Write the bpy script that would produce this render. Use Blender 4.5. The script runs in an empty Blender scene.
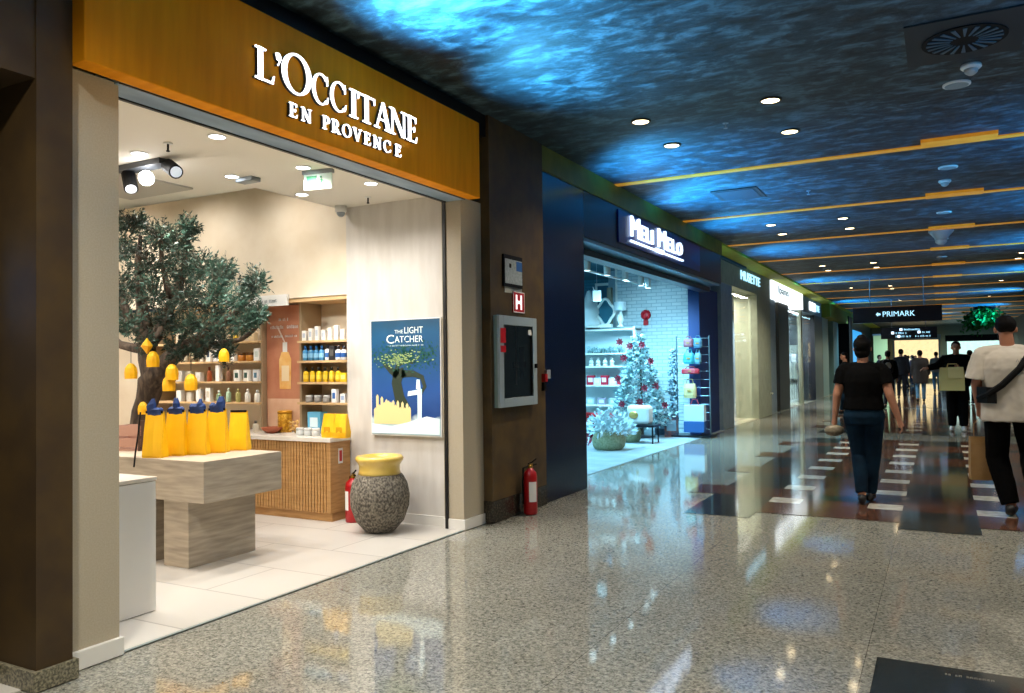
import bpy, bmesh, math, random
from mathutils import Vector, Matrix, noise
random.seed(7)
PI = math.pi
C = bpy.context.scene.collection
H = 1.42
# ------------------------------------------------------------------ camera
FOC, YAW, PIT, ROL = 795.6, .4937, .02379, -.01345
CF = Vector((-math.sin(YAW)*math.cos(PIT), math.cos(YAW)*math.cos(PIT), math.sin(PIT)))
_rt = Vector((math.cos(YAW), math.sin(YAW), 0)); _up = _rt.cross(CF)
CR = math.cos(ROL)*_rt + math.sin(ROL)*_up
CU = -math.sin(ROL)*_rt + math.cos(ROL)*_up
EYE = Vector((0, 0, H))
def on(px, py, ax, val):
    """world point where a measured sight line meets the plane axis=val"""
    d = CF + CR*((px-512)/FOC) - CU*((py-346.5)/FOC)
    return EYE + d*((val-EYE[ax])/d[ax])
def xp(px, py, X): return on(px, py, 0, X)
def yp(px, py, Y): return on(px, py, 1, Y)
def zp(px, py, Z): return on(px, py, 2, Z)
cam = bpy.data.cameras.new('camera'); co = bpy.data.objects.new('camera', cam); C.objects.link(co)
cam.sensor_width = 36; cam.lens = FOC/1024*36; cam.clip_end = 300
co.matrix_world = Matrix(((CR.x, CU.x, -CF.x, 0), (CR.y, CU.y, -CF.y, 0), (CR.z, CU.z, -CF.z, H), (0, 0, 0, 1)))
bpy.context.scene.camera = co
sc = bpy.context.scene
sc.view_settings.view_transform = 'Standard'; sc.view_settings.look = 'None'
sc.view_settings.gamma = 1; sc.view_settings.exposure = 0.6; sc.view_settings.use_curve_mapping = False
w = bpy.data.worlds.new('World'); sc.world = w; w.use_nodes = True
w.node_tree.nodes['Background'].inputs[0].default_value = (.05, .08, .10, 1)
w.node_tree.nodes['Background'].inputs[1].default_value = .3
try:
    sc.cycles.max_bounces = 6; sc.cycles.diffuse_bounces = 3; sc.cycles.glossy_bounces = 4
    sc.cycles.transmission_bounces = 6; sc.cycles.transparent_max_bounces = 8
    sc.cycles.caustics_reflective = False; sc.cycles.caustics_refractive = False
    sc.cycles.sample_clamp_indirect = 4; sc.cycles.use_denoising = True
except Exception: pass

# ------------------------------------------------------------------ materials
def srgb(h):
    if isinstance(h, str):
        h = h.lstrip('#'); h = h if len(h) == 6 else ''.join(q*2 for q in h); v = [int(h[i:i+2], 16)/255 for i in (0, 2, 4)]
    else: v = h
    return tuple(x/12.92 if x <= .04045 else ((x+.055)/1.055)**2.4 for x in v) + (1,)
_M = {}
def mat(name, col, rough=.6, metal=0, col2=None, scale=8, detail=4, stretch=(1, 1, 1), bump=0, emit=None, es=1, spec=.5,
        contrast=(.35, .65), coat=0, kind='noise', trans=0, alpha=1, bscale=None):
    if name in _M: return _M[name]
    m = bpy.data.materials.new(name); m.use_nodes = True; _M[name] = m
    nt = m.node_tree; b = nt.nodes['Principled BSDF']; L = nt.links
    b.inputs['Base Color'].default_value = srgb(col); b.inputs['Roughness'].default_value = rough
    b.inputs['Metallic'].default_value = metal; b.inputs['Specular IOR Level'].default_value = spec
    b.inputs['Coat Weight'].default_value = coat
    b.inputs['Transmission Weight'].default_value = trans; b.inputs['Alpha'].default_value = alpha
    if col2 or bump:
        tc = nt.nodes.new('ShaderNodeTexCoord'); mp = nt.nodes.new('ShaderNodeMapping'); mp.inputs['Scale'].default_value = stretch
        L.new(tc.outputs['Object'], mp.inputs[0])
        if kind == 'voronoi':
            t = nt.nodes.new('ShaderNodeTexVoronoi'); t.inputs['Scale'].default_value = scale; fac = t.outputs['Color']
        elif kind == 'wave':
            t = nt.nodes.new('ShaderNodeTexWave'); t.inputs['Scale'].default_value = scale; t.inputs['Distortion'].default_value = detail
            fac = t.outputs['Fac']
        else:
            t = nt.nodes.new('ShaderNodeTexNoise'); t.inputs['Scale'].default_value = scale; t.inputs['Detail'].default_value = detail; fac = t.outputs['Fac']
        L.new(mp.outputs[0], t.inputs['Vector'])
        if col2:
            r = nt.nodes.new('ShaderNodeValToRGB')
            r.color_ramp.elements[0].position = contrast[0]; r.color_ramp.elements[1].position = contrast[1]
            r.color_ramp.elements[0].color = srgb(col); r.color_ramp.elements[1].color = srgb(col2)
            L.new(fac, r.inputs[0]); L.new(r.outputs[0], b.inputs['Base Color'])
        if bump:
            bp = nt.nodes.new('ShaderNodeBump'); bp.inputs['Strength'].default_value = bump; bp.inputs['Distance'].default_value = .01
            L.new(fac, bp.inputs['Height']); L.new(bp.outputs[0], b.inputs['Normal'])
    if emit:
        b.inputs['Emission Color'].default_value = srgb(emit); b.inputs['Emission Strength'].default_value = es
    return m

def granite():
    m = bpy.data.materials.new('granite_polished'); m.use_nodes = True
    nt = m.node_tree; b = nt.nodes['Principled BSDF']; L = nt.links; N = nt.nodes.new
    tc = N('ShaderNodeTexCoord')
    v = N('ShaderNodeTexVoronoi'); v.inputs['Scale'].default_value = 130; L.new(tc.outputs['Object'], v.inputs['Vector'])
    n = N('ShaderNodeTexNoise'); n.inputs['Scale'].default_value = 42; n.inputs['Detail'].default_value = 6; L.new(tc.outputs['Object'], n.inputs['Vector'])
    n2 = N('ShaderNodeTexNoise'); n2.inputs['Scale'].default_value = 2.2; L.new(tc.outputs['Object'], n2.inputs['Vector'])
    r = N('ShaderNodeValToRGB'); e = r.color_ramp.elements
    e[0].position = .0; e[0].color = srgb('#4f4f48'); e[1].position = 1; e[1].color = srgb('#b9b7a9')
    for p, c in ((.28, '#717168'), (.5, '#8f8e83'), (.75, '#a3a094')):
        k = e.new(p); k.color = srgb(c)
    sx = N('ShaderNodeSeparateColor'); L.new(v.outputs['Color'], sx.inputs[0])
    mx = N('ShaderNodeMath'); mx.operation = 'MULTIPLY_ADD'; mx.inputs[1].default_value = .55
    nn = N('ShaderNodeMapRange'); nn.inputs[1].default_value = .3; nn.inputs[2].default_value = .7; nn.inputs[4].default_value = .5
    L.new(n.outputs['Fac'], nn.inputs[0]); L.new(sx.outputs[0], mx.inputs[0]); L.new(nn.outputs[0], mx.inputs[2])
    L.new(mx.outputs[0], r.inputs[0])
    # fine joints of the slabs, every 0.614 m one way and 1.23 m the other
    sp = N('ShaderNodeSeparateXYZ'); L.new(tc.outputs['Object'], sp.inputs[0])
    def joint(out, off, per, wd):
        a = N('ShaderNodeMath'); a.operation = 'SUBTRACT'; a.inputs[1].default_value = off; L.new(out, a.inputs[0])
        f = N('ShaderNodeMath'); f.operation = 'WRAP'; f.inputs[1].default_value = per/2; f.inputs[2].default_value = -per/2; L.new(a.outputs[0], f.inputs[0])
        g = N('ShaderNodeMath'); g.operation = 'ABSOLUTE'; L.new(f.outputs[0], g.inputs[0])
        l = N('ShaderNodeMath'); l.operation = 'LESS_THAN'; l.inputs[1].default_value = wd; L.new(g.outputs[0], l.inputs[0]); return l.outputs[0]
    j = N('ShaderNodeMath'); j.operation = 'MAXIMUM'
    L.new(joint(sp.outputs[0], -.35, 1.228, .002), j.inputs[0]); L.new(joint(sp.outputs[1], 7.46, 3.684, .0008), j.inputs[1])
    jm = N('ShaderNodeMath'); jm.operation = 'MULTIPLY'; jm.inputs[1].default_value = .6; L.new(j.outputs[0], jm.inputs[0])
    mc = N('ShaderNodeMix'); mc.data_type = 'RGBA'; L.new(jm.outputs[0], mc.inputs[0]); L.new(r.outputs[0], mc.inputs[6]); mc.inputs[7].default_value = srgb('#2b2a26')
    hs = N('ShaderNodeHueSaturation'); vr = N('ShaderNodeMapRange'); vr.inputs[3].default_value = .82; vr.inputs[4].default_value = 1.12
    L.new(n2.outputs['Fac'], vr.inputs[0]); L.new(vr.outputs[0], hs.inputs['Value']); L.new(mc.outputs[2], hs.inputs['Color'])
    L.new(hs.outputs[0], b.inputs['Base Color'])
    b.inputs['Roughness'].default_value = .065; b.inputs['IOR'].default_value = 1.6
    b.inputs['Specular IOR Level'].default_value = .7
    return m
def ceiling_mat():
    m = bpy.data.materials.new('dark_slate_plaster'); m.use_nodes = True
    nt = m.node_tree; b = nt.nodes['Principled BSDF']; L = nt.links; N = nt.nodes.new
    tc = N('ShaderNodeTexCoord'); mp = N('ShaderNodeMapping'); mp.inputs['Scale'].default_value = (1, 1.8, 1); L.new(tc.outputs['Object'], mp.inputs[0])
    n = N('ShaderNodeTexNoise'); n.inputs['Scale'].default_value = 4.2; n.inputs['Detail'].default_value = 10; n.inputs['Roughness'].default_value = .68; n.inputs['Distortion'].default_value = .35
    L.new(mp.outputs[0], n.inputs['Vector'])
    r = N('ShaderNodeValToRGB'); e = r.color_ramp.elements
    e[0].position = .36; e[0].color = srgb('#0c1318'); e[1].position = .68; e[1].color = srgb('#54707e')
    k = e.new(.5); k.color = srgb('#22343d')
    L.new(n.outputs['Fac'], r.inputs[0]); L.new(r.outputs[0], b.inputs['Base Color'])
    b.inputs['Roughness'].default_value = .55
    bp = N('ShaderNodeBump'); bp.inputs['Strength'].default_value = .5; bp.inputs['Distance'].default_value = .012
    L.new(n.outputs['Fac'], bp.inputs['Height']); L.new(bp.outputs[0], b.inputs['Normal'])
    return m
def brick_mat(name, c1, c2, mortar, sc_, bw=.5, rh=.25, rot=None, ms=.02, rough=.6):
    m = bpy.data.materials.new(name); m.use_nodes = True; _M[name] = m
    nt = m.node_tree; b = nt.nodes['Principled BSDF']; L = nt.links; N = nt.nodes.new
    tc = N('ShaderNodeTexCoord'); mp = N('ShaderNodeMapping'); L.new(tc.outputs['Object'], mp.inputs[0])
    if rot: mp.inputs['Rotation'].default_value = rot
    t = N('ShaderNodeTexBrick'); t.inputs['Scale'].default_value = sc_; t.inputs['Color1'].default_value = srgb(c1); t.inputs['Color2'].default_value = srgb(c2)
    t.inputs['Mortar'].default_value = srgb(mortar); t.inputs['Brick Width'].default_value = bw; t.inputs['Row Height'].default_value = rh; t.inputs['Mortar Size'].default_value = ms
    L.new(mp.outputs[0], t.inputs['Vector']); L.new(t.outputs[0], b.inputs['Base Color']); b.inputs['Roughness'].default_value = rough
    return m
M_granite = granite(); M_ceil = ceiling_mat()
M_dark = mat('black_granite', '#1b1f20', .09, col2='#3a3f3c', scale=60, spec=.7)
M_brown = mat('brown_marble', '#43291d', .09, col2='#6b4a39', scale=9, detail=8, stretch=(3, 1, 1), spec=.7)
M_white = mat('cream_marble', '#b9b3a4', .08, col2='#d8d3c4', scale=14, spec=.7)
M_traver = mat('travertine', '#b9ab97', .45, col2='#8f8474', scale=5, detail=9, stretch=(.7, .7, 7), contrast=(.3, .72))
M_shopfloor = brick_mat('beige_stone_tiles', '#cdc8c0', '#c4beb5', '#a09a92', 1, 1.2, .6, None, .006, .35)
M_gold = mat('ochre_panel', '#cc7f06', .7, col2='#da8c0c', scale=3, detail=8, stretch=(1, 6, .6), bump=.05, spec=.15)
M_cream = mat('cream_limewash', '#e9ddc9', .8, col2='#dfd0b8', scale=3, detail=6, bump=.05)
M_creamw = mat('cream_vertical_boards', '#dad5ce', .75, col2='#cfc9c1', scale=4, detail=6, stretch=(3, 3, .6))
M_pillar = mat('beige_linen_cladding', '#b8ac96', .75, col2='#b1a58e', scale=120, detail=2, bump=.05)
M_wt = mat('white_lacquer', '#e6e3dc', .4)
M_brownwall = mat('bronze_brown_plaster', '#40301a', .6, col2='#57431f', scale=5, detail=8, bump=.2)
M_skirt = mat('dark_granite_skirting', '#25221d', .2, col2='#4d463b', scale=70, contrast=(.45, .7))
M_skirtL = mat('speckled_granite_base', '#4d4a3c', .3, col2='#9d957c', scale=80, contrast=(.4, .65))
M_black = mat('black_metal', '#0c0d10', .35)
M_steel = mat('brushed_blue_steel', '#8ba3bb', .5, .1, col2='#6b8299', scale=6, detail=6, stretch=(1, .3, 1))
M_navy = mat('navy_lacquer_panel', '#071733', .22, spec=.6)
M_navy2 = mat('dark_navy_panel', '#070d1c', .35)
M_oak = mat('oak', '#c0935c', .5, col2='#a97c48', scale=6, detail=6, stretch=(1, 1, 8))
M_oakl = mat('light_oak', '#d9b98c', .5, col2='#c9a675', scale=6, detail=6, stretch=(.5, 4, 4))
M_top = mat('pale_quartz', '#e4ddd2', .25)
M_yellow = mat('sunflower_paper', '#ffc60a', .5, col2='#eeaf00', scale=3, bump=.15)
M_blue = mat('royal_blue_tissue', '#173f80', .6, col2='#0a2450', scale=14, bump=.5)
M_blk = mat('matt_black', '#060607', .6, spec=.2)
M_red = mat('signal_red', '#a80f16', .3)
M_redp = mat('red_plastic', '#c41222', .4)
M_whitep = mat('white_plastic', '#e9e9e6', .4)
M_gray = mat('grey_plastic', '#8f979c', .4)
M_bark = mat('olive_bark', '#2b221b', .9, col2='#584a3d', scale=9, detail=8, stretch=(3, 3, 1), bump=1)
M_leaf = mat('olive_leaf', '#12291f', .45, col2='#3a5a4c', scale=3)
M_twig = mat('twig', '#54483a', .8)
M_glass = mat('clear_glass', '#ffffff', .02, trans=1, spec=.5)
M_skin = mat('skin', '#b98369', .55)
M_hair = mat('dark_hair', '#060404', .7, spec=.15, bump=.4, scale=60)
M_olive = mat('olive_green_plaster', '#aeb62c', .7, col2='#9ea62a', scale=5)  # olive plaster, its colour raised to carry the LED wash
M_brass = mat('brass_added_glow', '#d8962e', .4, 0, col2='#c07c1c', scale=5, detail=6, emit='#d08a24', es=.32)  # mild emission added to imitate warm light on the brass
M_lamp = mat('lamp_warm', '#fff0d0', .5, emit='#ffe2b0', es=9)
M_lampw = mat('lamp_white', '#f4f8ff', .5, emit='#eaf4ff', es=9)
M_lampb = mat('lamp_cool', '#e8f6ff', .5, emit='#c9f0ff', es=8)
M_sign = mat('sign_white_lit', '#ffffff', .5, emit='#f4f8ff', es=1.7)
M_signb = mat('sign_blue_lit', '#ffffff', .5, emit='#cfe6ff', es=1.5)
M_signc = mat('sign_cyan_lit', '#dff6ff', .5, emit='#a9e4ff', es=1.0)
M_side = mat('letter_return', '#20303f', .4)

# ------------------------------------------------------------------ mesh helper
TMP = bpy.data.scenes.new('tmp_eval')
def evaluated_mesh(o):
    TMP.collection.objects.link(o); TMP.view_layers[0].update(); dg = TMP.view_layers[0].depsgraph
    me = bpy.data.meshes.new_from_object(o.evaluated_get(dg)); bpy.data.objects.remove(o); return me
class MB:
    def __init__(s): s.bm = bmesh.new(); s.mi = 0
    def _f(s, vs):
        try: f = s.bm.faces.new(vs); f.material_index = s.mi; return f
        except ValueError: return None
    def box(s, x0, x1, y0, y1, z0, z1, M=None):
        ps = [Vector((x, y, z)) for z in (z0, z1) for y in (y0, y1) for x in (x0, x1)]
        if M: ps = [M @ p for p in ps]
        v = [s.bm.verts.new(p) for p in ps]
        for a in ((0, 2, 3, 1), (4, 5, 7, 6), (0, 1, 5, 4), (2, 6, 7, 3), (0, 4, 6, 2), (1, 3, 7, 5)): s._f([v[i] for i in a])
        return s
    def rings(s, rings, cap=True):
        R = [[s.bm.verts.new(p) for p in r] for r in rings]
        for a, b in zip(R, R[1:]):
            n = len(a)
            for i in range(n): s._f((a[i], a[(i+1) % n], b[(i+1) % n], b[i]))
        if cap:
            s._f(R[0][::-1]); s._f(R[-1])
        return s
    def tube(s, pts, rad, n=8, cap=True):
        pts = [Vector(p) for p in pts]
        if not isinstance(rad, (list, tuple)): rad = [rad]*len(pts)
        out = []; u = None
        for i, p in enumerate(pts):
            d = (pts[min(i+1, len(pts)-1)] - pts[max(i-1, 0)]).normalized()
            if u is None: u = d.orthogonal().normalized()
            else:
                u = (u - d*u.dot(d))
                u = u.normalized() if u.length > 1e-6 else d.orthogonal().normalized()
            v = d.cross(u)
            out.append([p + (u*math.cos(2*PI*k/n) + v*math.sin(2*PI*k/n))*rad[i] for k in range(n)])
        return s.rings(out, cap)
    def lathe(s, prof, c=(0, 0, 0), n=24, cap=True, sx=1, sy=1):
        c = Vector(c)
        return s.rings([[c + Vector((r*math.cos(2*PI*k/n)*sx, r*math.sin(2*PI*k/n)*sy, z)) for k in range(n)] for r, z in prof], cap)
    def ball(s, c, rx, ry=None, rz=None, n=12, M=None):
        ry = ry or rx; rz = rz or rx; c = Vector(c)
        rr = []
        for j in range(1, n//2+1):
            t = PI*j/(n//2+1)
            ring = [Vector((rx*math.sin(t)*math.cos(2*PI*k/n), ry*math.sin(t)*math.sin(2*PI*k/n), -rz*math.cos(t))) for k in range(n)]
            rr.append([(M @ p if M else p) + c for p in ring])
        return s.rings(rr)
    def poly(s, pts, off):
        """prism: polygon pts swept by vector off"""
        off = Vector(off); a = [s.bm.verts.new(Vector(p)) for p in pts]; b = [s.bm.verts.new(Vector(p)+off) for p in pts]
        s._f(a[::-1]); s._f(b); n = len(a)
        for i in range(n): s._f((a[i], a[(i+1) % n], b[(i+1) % n], b[i]))
        return s
    def quad(s, *p):
        s._f([s.bm.verts.new(Vector(q)) for q in p]); return s
    def build(s, name, m, parent=None, smooth=False, bevel=0, loc=None):
        bmesh.ops.recalc_face_normals(s.bm, faces=s.bm.faces)
        me = bpy.data.meshes.new(name); s.bm.to_mesh(me); s.bm.free()
        for k in (m if isinstance(m, (list, tuple)) else [m]): me.materials.append(k)
        if smooth: me.shade_smooth()
        o = bpy.data.objects.new(name, me); C.objects.link(o)
        if parent: o.parent = parent
        if loc: o.location = loc
        if bevel:
            b = o.modifiers.new('bevel', 'BEVEL'); b.width = bevel; b.segments = 2; b.limit_method = 'ANGLE'
        return o
def tag(o, label=None, cat=None, group=None, kind=None):
    if label: o['label'] = label
    if cat: o['category'] = cat
    if group: o['group'] = group
    if kind: o['kind'] = kind
    return o
def thing(name, label, cat, loc=(0, 0, 0), rz=0, group=None):
    o = bpy.data.objects.new(name, None); C.objects.link(o); o.location = loc; o.rotation_euler = (0, 0, rz); o.empty_display_size = .1
    return tag(o, label, cat, group)
def struct(name, mb, m, **k):
    return tag(mb.build(name, m, **k), kind='structure')
def dup(o, loc=None, rz=None, label=None):
    c = o.copy(); C.objects.link(c)
    if loc is not None: c.location = loc
    if rz is not None: c.rotation_euler = (0, 0, rz)
    if label: c['label'] = label
    for ch in o.children:
        d = ch.copy(); C.objects.link(d); d.parent = c
        for g in ch.children:
            e = g.copy(); C.objects.link(e); e.parent = d
    return c
def area(loc, size, power, col=(1, 1, 1), direction=(0, 0, -1), sy=None, spread=PI, name='lamp_light'):
    l = bpy.data.lights.new(name, 'AREA'); l.energy = power; l.color = col; l.size = size; l.spread = spread
    if sy: l.shape = 'RECTANGLE'; l.size_y = sy
    else: l.shape = 'DISK'
    o = bpy.data.objects.new(name, l); C.objects.link(o); o.location = loc
    o.rotation_euler = Vector(direction).to_track_quat('-Z', 'Y').to_euler(); return o
def spot(loc, power, col, direction, angle=80, blend=.8, r=.04, name='spot_light'):
    l = bpy.data.lights.new(name, 'SPOT'); l.energy = power; l.color = col; l.spot_size = math.radians(angle); l.spot_blend = blend; l.shadow_soft_size = r
    o = bpy.data.objects.new(name, l); C.objects.link(o); o.location = loc
    o.rotation_euler = Vector(direction).to_track_quat('-Z', 'Y').to_euler(); return o
ORD = 'first second third fourth fifth sixth seventh eighth ninth tenth eleventh twelfth thirteenth fourteenth fifteenth sixteenth seventeenth eighteenth'.split()
def text(s, name, m, parent, origin, right, up, height, width=None, depth=.01, bold=0, smallcaps=False):
    """sans lettering as a mesh; origin is the lower left corner"""
    cu = bpy.data.curves.new(name, 'FONT'); cu.body = s; cu.size = 1; cu.offset = bold; cu.extrude = 0; cu.resolution_u = 3
    if smallcaps:
        up_ = True
        for i, ch in enumerate(s):
            cu.body_format[i].use_small_caps = ch.isalpha() and not (i == 0 or s[i-1] == ' ')
        cu.small_caps_scale = .78; cu.body = cu.body
        for i, ch in enumerate(s):
            cu.body_format[i].use_small_caps = ch.isalpha() and not (i == 0 or s[i-1] == ' ')
        cu.body_format[0].use_small_caps = False
    t = bpy.data.objects.new('tmp', cu)
    me = evaluated_mesh(t)
    xs = [v.co.x for v in me.vertices]; ys = [v.co.y for v in me.vertices]
    x0, x1, y0, y1 = min(xs), max(xs), min(ys), max(ys)
    sy = height/(y1-y0); sx = (width/(x1-x0)) if width else sy
    right = Vector(right).normalized(); up = Vector(up).normalized(); nrm = right.cross(up); origin = Vector(origin)
    for v in me.vertices:
        v.co = origin + right*((v.co.x-x0)*sx) + up*((v.co.y-y0)*sy) + nrm*depth
    bm = bmesh.new(); bm.from_mesh(me)
    if depth > 0:
        r = bmesh.ops.extrude_face_region(bm, geom=bm.faces[:])
        for e in r['geom']:
            if isinstance(e, bmesh.types.BMVert): e.co -= nrm*depth
    bmesh.ops.recalc_face_normals(bm, faces=bm.faces); bm.to_mesh(me); bm.free()
    me.materials.clear(); me.materials.append(m)
    for p in me.polygons: p.material_index = 0
    o = bpy.data.objects.new(name, me); C.objects.link(o)
    if parent: o.parent = parent
    return o

def dashes(name, m, parent, origin, right, up, height, width, depth=.002, seed=1):
    """lettering too small to read: a row of short upright strokes"""
    rn = random.Random(seed); R_ = Vector(right).normalized(); U_ = Vector(up).normalized(); N_ = R_.cross(U_); O_ = Vector(origin); b = MB(); x = 0
    while x < width:
        w_ = height*rn.uniform(.35, .6)
        if rn.random() < .15: x += height*.6; continue
        h_ = height*rn.uniform(.7, 1); p = O_+R_*x; q = height*.14
        for a0, a1, c0, c1 in ((0, q, 0, h_), (0, w_, h_-q, h_), (w_-q, w_, 0, h_*rn.choice((.5, 1)))):
            b.poly([p+R_*a0+U_*c0, p+R_*a1+U_*c0, p+R_*a1+U_*c1, p+R_*a0+U_*c1], N_*depth)
        x += w_+height*.25
    return b.build(name, m, parent)
# ------------------------------------------------------------------ floor and ceiling
G = .307; X0 = -.35; Y0 = 7.46
f = MB(); f.box(-5.2, 9, -7, 75, -.1, -.004)
def cell(i):
    # column index from x = -0.35, mirrored about the corridor's middle
    return i if i >= 0 else i
def tile(ix, row):
    """material of the patterned strip; column ix spans X0+ix*G; None = plain granite"""
    k = ix if ix >= 1 else 1-ix                      # 0,1 are the middle columns -> mirror
    if k == 1: return 1 if row % 6 in (0, 1, 2) else 2
    if k == 2: return None if row == 0 else (3 if row % 3 == 0 else 2)
    if k in (3, 4): return None if row == 0 else (2 if row % 6 not in (4,) else 1)
    if k == 5: return None if row == 0 else (3 if row % 3 == 0 else 2)
    if k in (6, 7): return 1 if row % 6 not in (4, 5) else 2
    if k == 8: return 2 if row % 6 in (4, 5) else None
    return None
f.mi = 0
for ix in range(-8, 10):
    x0 = X0 + ix*G
    row = 0
    while row < 120:
        y0 = Y0 + row*G
        if 26 < row % 31 <= 30: row += 1; continue
        t = tile(ix, row % 31)
        if t:
            f.mi = t; f.quad((x0, y0, 0), (x0+G, y0, 0), (x0+G, y0+G, 0), (x0, y0+G, 0))
        row += 1
f.mi = 1; f.quad((-.30, 2.2, 0), (1.6, 2.2, 0), (1.6, 4.21, 0), (-.30, 4.21, 0))
struct('floor', f, [M_granite, M_dark, M_brown, M_white])
struct('trim_1', MB().box(-3.68, -3.655, 2.57, 5.87, -.004, .003), mat('threshold_steel', '#9aa', .3, .6))
f = tag(dashes('floor_lettering', mat('faded_white_print', '#8d8778', .5), None, (zp(945, 675, 0).x, zp(945, 675, 0).y, .001), (1, 0, 0), (0, 1, 0), .022, .19, .001), 'small pale lettering inlaid in the dark floor tile at the front', 'lettering')
struct('ceiling', MB().box(-3.6, 9, -7, 75, 3.7, 3.85), M_ceil)
# soffit band in olive plaster behind the ceiling edge
struct('trim_2', MB().box(-4.15, -3.6, 15.08, 60, 3.66, 3.8), M_olive)
struct('trim_3', MB().box(-4.15, -3.585, 7.1, 15.07, 3.44, 3.7), mat('olive_brown_bulkhead', '#6b6a20', .6, col2='#7c7a26', scale=4))
struct('trim_4', MB().box(-4.15, -3.60, -2, 7.1, 3.5, 3.7), M_black)
# brass strips in the ceiling, each with a wider stretch over the middle
ys = [9.47]; 
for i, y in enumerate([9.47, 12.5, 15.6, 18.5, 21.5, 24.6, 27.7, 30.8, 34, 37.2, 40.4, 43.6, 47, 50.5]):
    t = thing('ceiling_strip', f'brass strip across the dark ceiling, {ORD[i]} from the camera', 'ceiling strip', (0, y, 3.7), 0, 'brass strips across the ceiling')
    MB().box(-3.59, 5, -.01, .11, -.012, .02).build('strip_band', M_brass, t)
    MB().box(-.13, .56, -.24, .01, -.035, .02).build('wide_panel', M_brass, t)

# ------------------------------------------------------------------ first shop (gold fascia)
SX = -3.65
s = thing('shop_fascia', 'ochre gold shop fascia box with white lit lettering over the open shopfront', 'shop fascia', (-3.48, 2.2, 2.87))
MB().box(-.12, 0, .1, 3.72, 0, .66).build('fascia_panel', M_gold, s, bevel=.006)
# serif lettering
SER = []
def serif(ch):
    P = []; t, h = .15, .055
    R = lambda x0, x1, y0, y1: P.append([(x0, y0), (x1, y0), (x1, y1), (x0, y1)])
    def ring(cx, cy, rx, ry, a0, a1, tk=.15, th=.05, n=28):
        pts = []
        for k in range(n+1):
            a = a0 + (a1-a0)*k/n; pts.append((a, math.cos(a), math.sin(a)))
        for (a, c0, s0), (b, c1, s1) in zip(pts, pts[1:]):
            def inn(c, q): return (cx+(rx-tk)*c, cy+(ry-th)*q)
            P.append([(cx+rx*c0, cy+ry*s0), (cx+rx*c1, cy+ry*s1), inn(c1, s1), inn(c0, s0)])
    if ch == 'L':
        R(.1, .25, 0, 1); R(0, .36, .95, 1); R(0, .62, 0, h); P.append([(.56, h), (.62, h), (.66, .26), (.63, .26)]); w_ = .66
    elif ch == 'I':
        R(.1, .25, 0, 1); R(0, .35, .95, 1); R(0, .35, 0, .05); w_ = .35
    elif ch == 'T':
        R(.3, .45, 0, 1); R(0, .75, .94, 1); R(.2, .55, 0, .05); P.append([(0, .94), (.05, .94), (.02, .76), (0, .76)]); P.append([(.7, .94), (.75, .94), (.75, .76), (.73, .76)]); w_ = .75
    elif ch == 'E':
        R(.1, .25, 0, 1); R(0, .58, .94, 1); R(0, .6, 0, h); R(.25, .48, .49, .54); R(.45, .49, .41, .62)
        P.append([(.53, .94), (.58, .94), (.58, .77), (.56, .77)]); P.append([(.55, h), (.6, h), (.64, .24), (.61, .24)]); w_ = .64
    elif ch == 'N':
        R(.12, .18, 0, 1); R(.74, .80, 0, 1); P.append([(.06, 1), (.24, 1), (.80, 0), (.66, 0)]); R(0, .2, .95, 1); R(.02, .3, 0, .05); R(.62, .92, .95, 1); w_ = .92
    elif ch == 'A':
        P.append([(.08, 0), (.14, 0), (.46, 1), (.40, 1)]); P.append([(.64, 0), (.82, 0), (.50, 1), (.38, 1)]); R(.2, .66, .32, .375); R(0, .26, 0, .05); R(.54, .92, 0, .05); w_ = .92
    elif ch == 'V':
        P.append([(.08, 1), (.26, 1), (.50, 0), (.42, 0)]); P.append([(.74, 1), (.80, 1), (.50, 0), (.44, 0)]); R(0, .34, .95, 1); R(.62, .90, .95, 1); w_ = .9
    elif ch == 'O': ring(.5, .5, .5, .52, 0, 2*PI); w_ = 1
    elif ch == 'C':
        ring(.5, .5, .5, .52, math.radians(42), math.radians(318)); P.append([(.80, .98), (.86, .98), (.88, .68), (.84, .68)]); P.append([(.82, .06), (.86, .1), (.92, .3), (.88, .3)]); w_ = .92
    elif ch == 'P' or ch == 'R':
        R(.1, .25, 0, 1); R(0, .36, .95, 1); R(0, .37, 0, .05)
        R(.25, .4, .945, 1); R(.25, .4, .44, .49); ring(.38, .72, .27, .28, -PI/2, PI/2, .14, .05, 14)
        if ch == 'R': P.append([(.32, .46), (.48, .46), (.80, 0), (.62, 0)]); R(.6, .88, 0, .045)
        w_ = .66 if ch == 'P' else .86
    elif ch == "'":
        P.append([(.05, .8), (.16, .76), (.2, .9), (.12, 1), (0, .98)]); P.append([(.16, .76), (.2, .9), (.1, .62), (.06, .64)]); w_ = .2
    return P, w_
def letter(ch, y0, y1, z0, z1, parent):
    P, w_ = serif(ch); k = (y1-y0)/w_; hz = z1-z0
    mb = MB()
    for p in P: mb.poly([(.024, y0-2.2+x*k, z0-2.87+y*hz) for x, y in p], (.010, 0, 0))
    o = mb.build('sign_letter', M_sign, parent)
    mb = MB()
    for p in P: mb.poly([(.002, y0-2.2+x*k, z0-2.87+y*hz) for x, y in p], (.022, 0, 0))
    mb.build('letter_return', M_side, o)
for ch, a, b, z1 in (('L', 3.325, 3.475, 3.297), ("'", 3.487, 3.53, 3.31), ('O', 3.537, 3.79, 3.352), ('C', 3.80, 3.95, 3.302), ('C', 3.97, 4.125, 3.302), ('I', 4.16, 4.245, 3.297),
                 ('T', 4.25, 4.43, 3.297), ('A', 4.425, 4.632, 3.30), ('N', 4.60, 4.81, 3.297), ('E', 4.81, 4.94, 3.297)):
    letter(ch, a, b, 3.108, z1, s)
yy = 3.597
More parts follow.
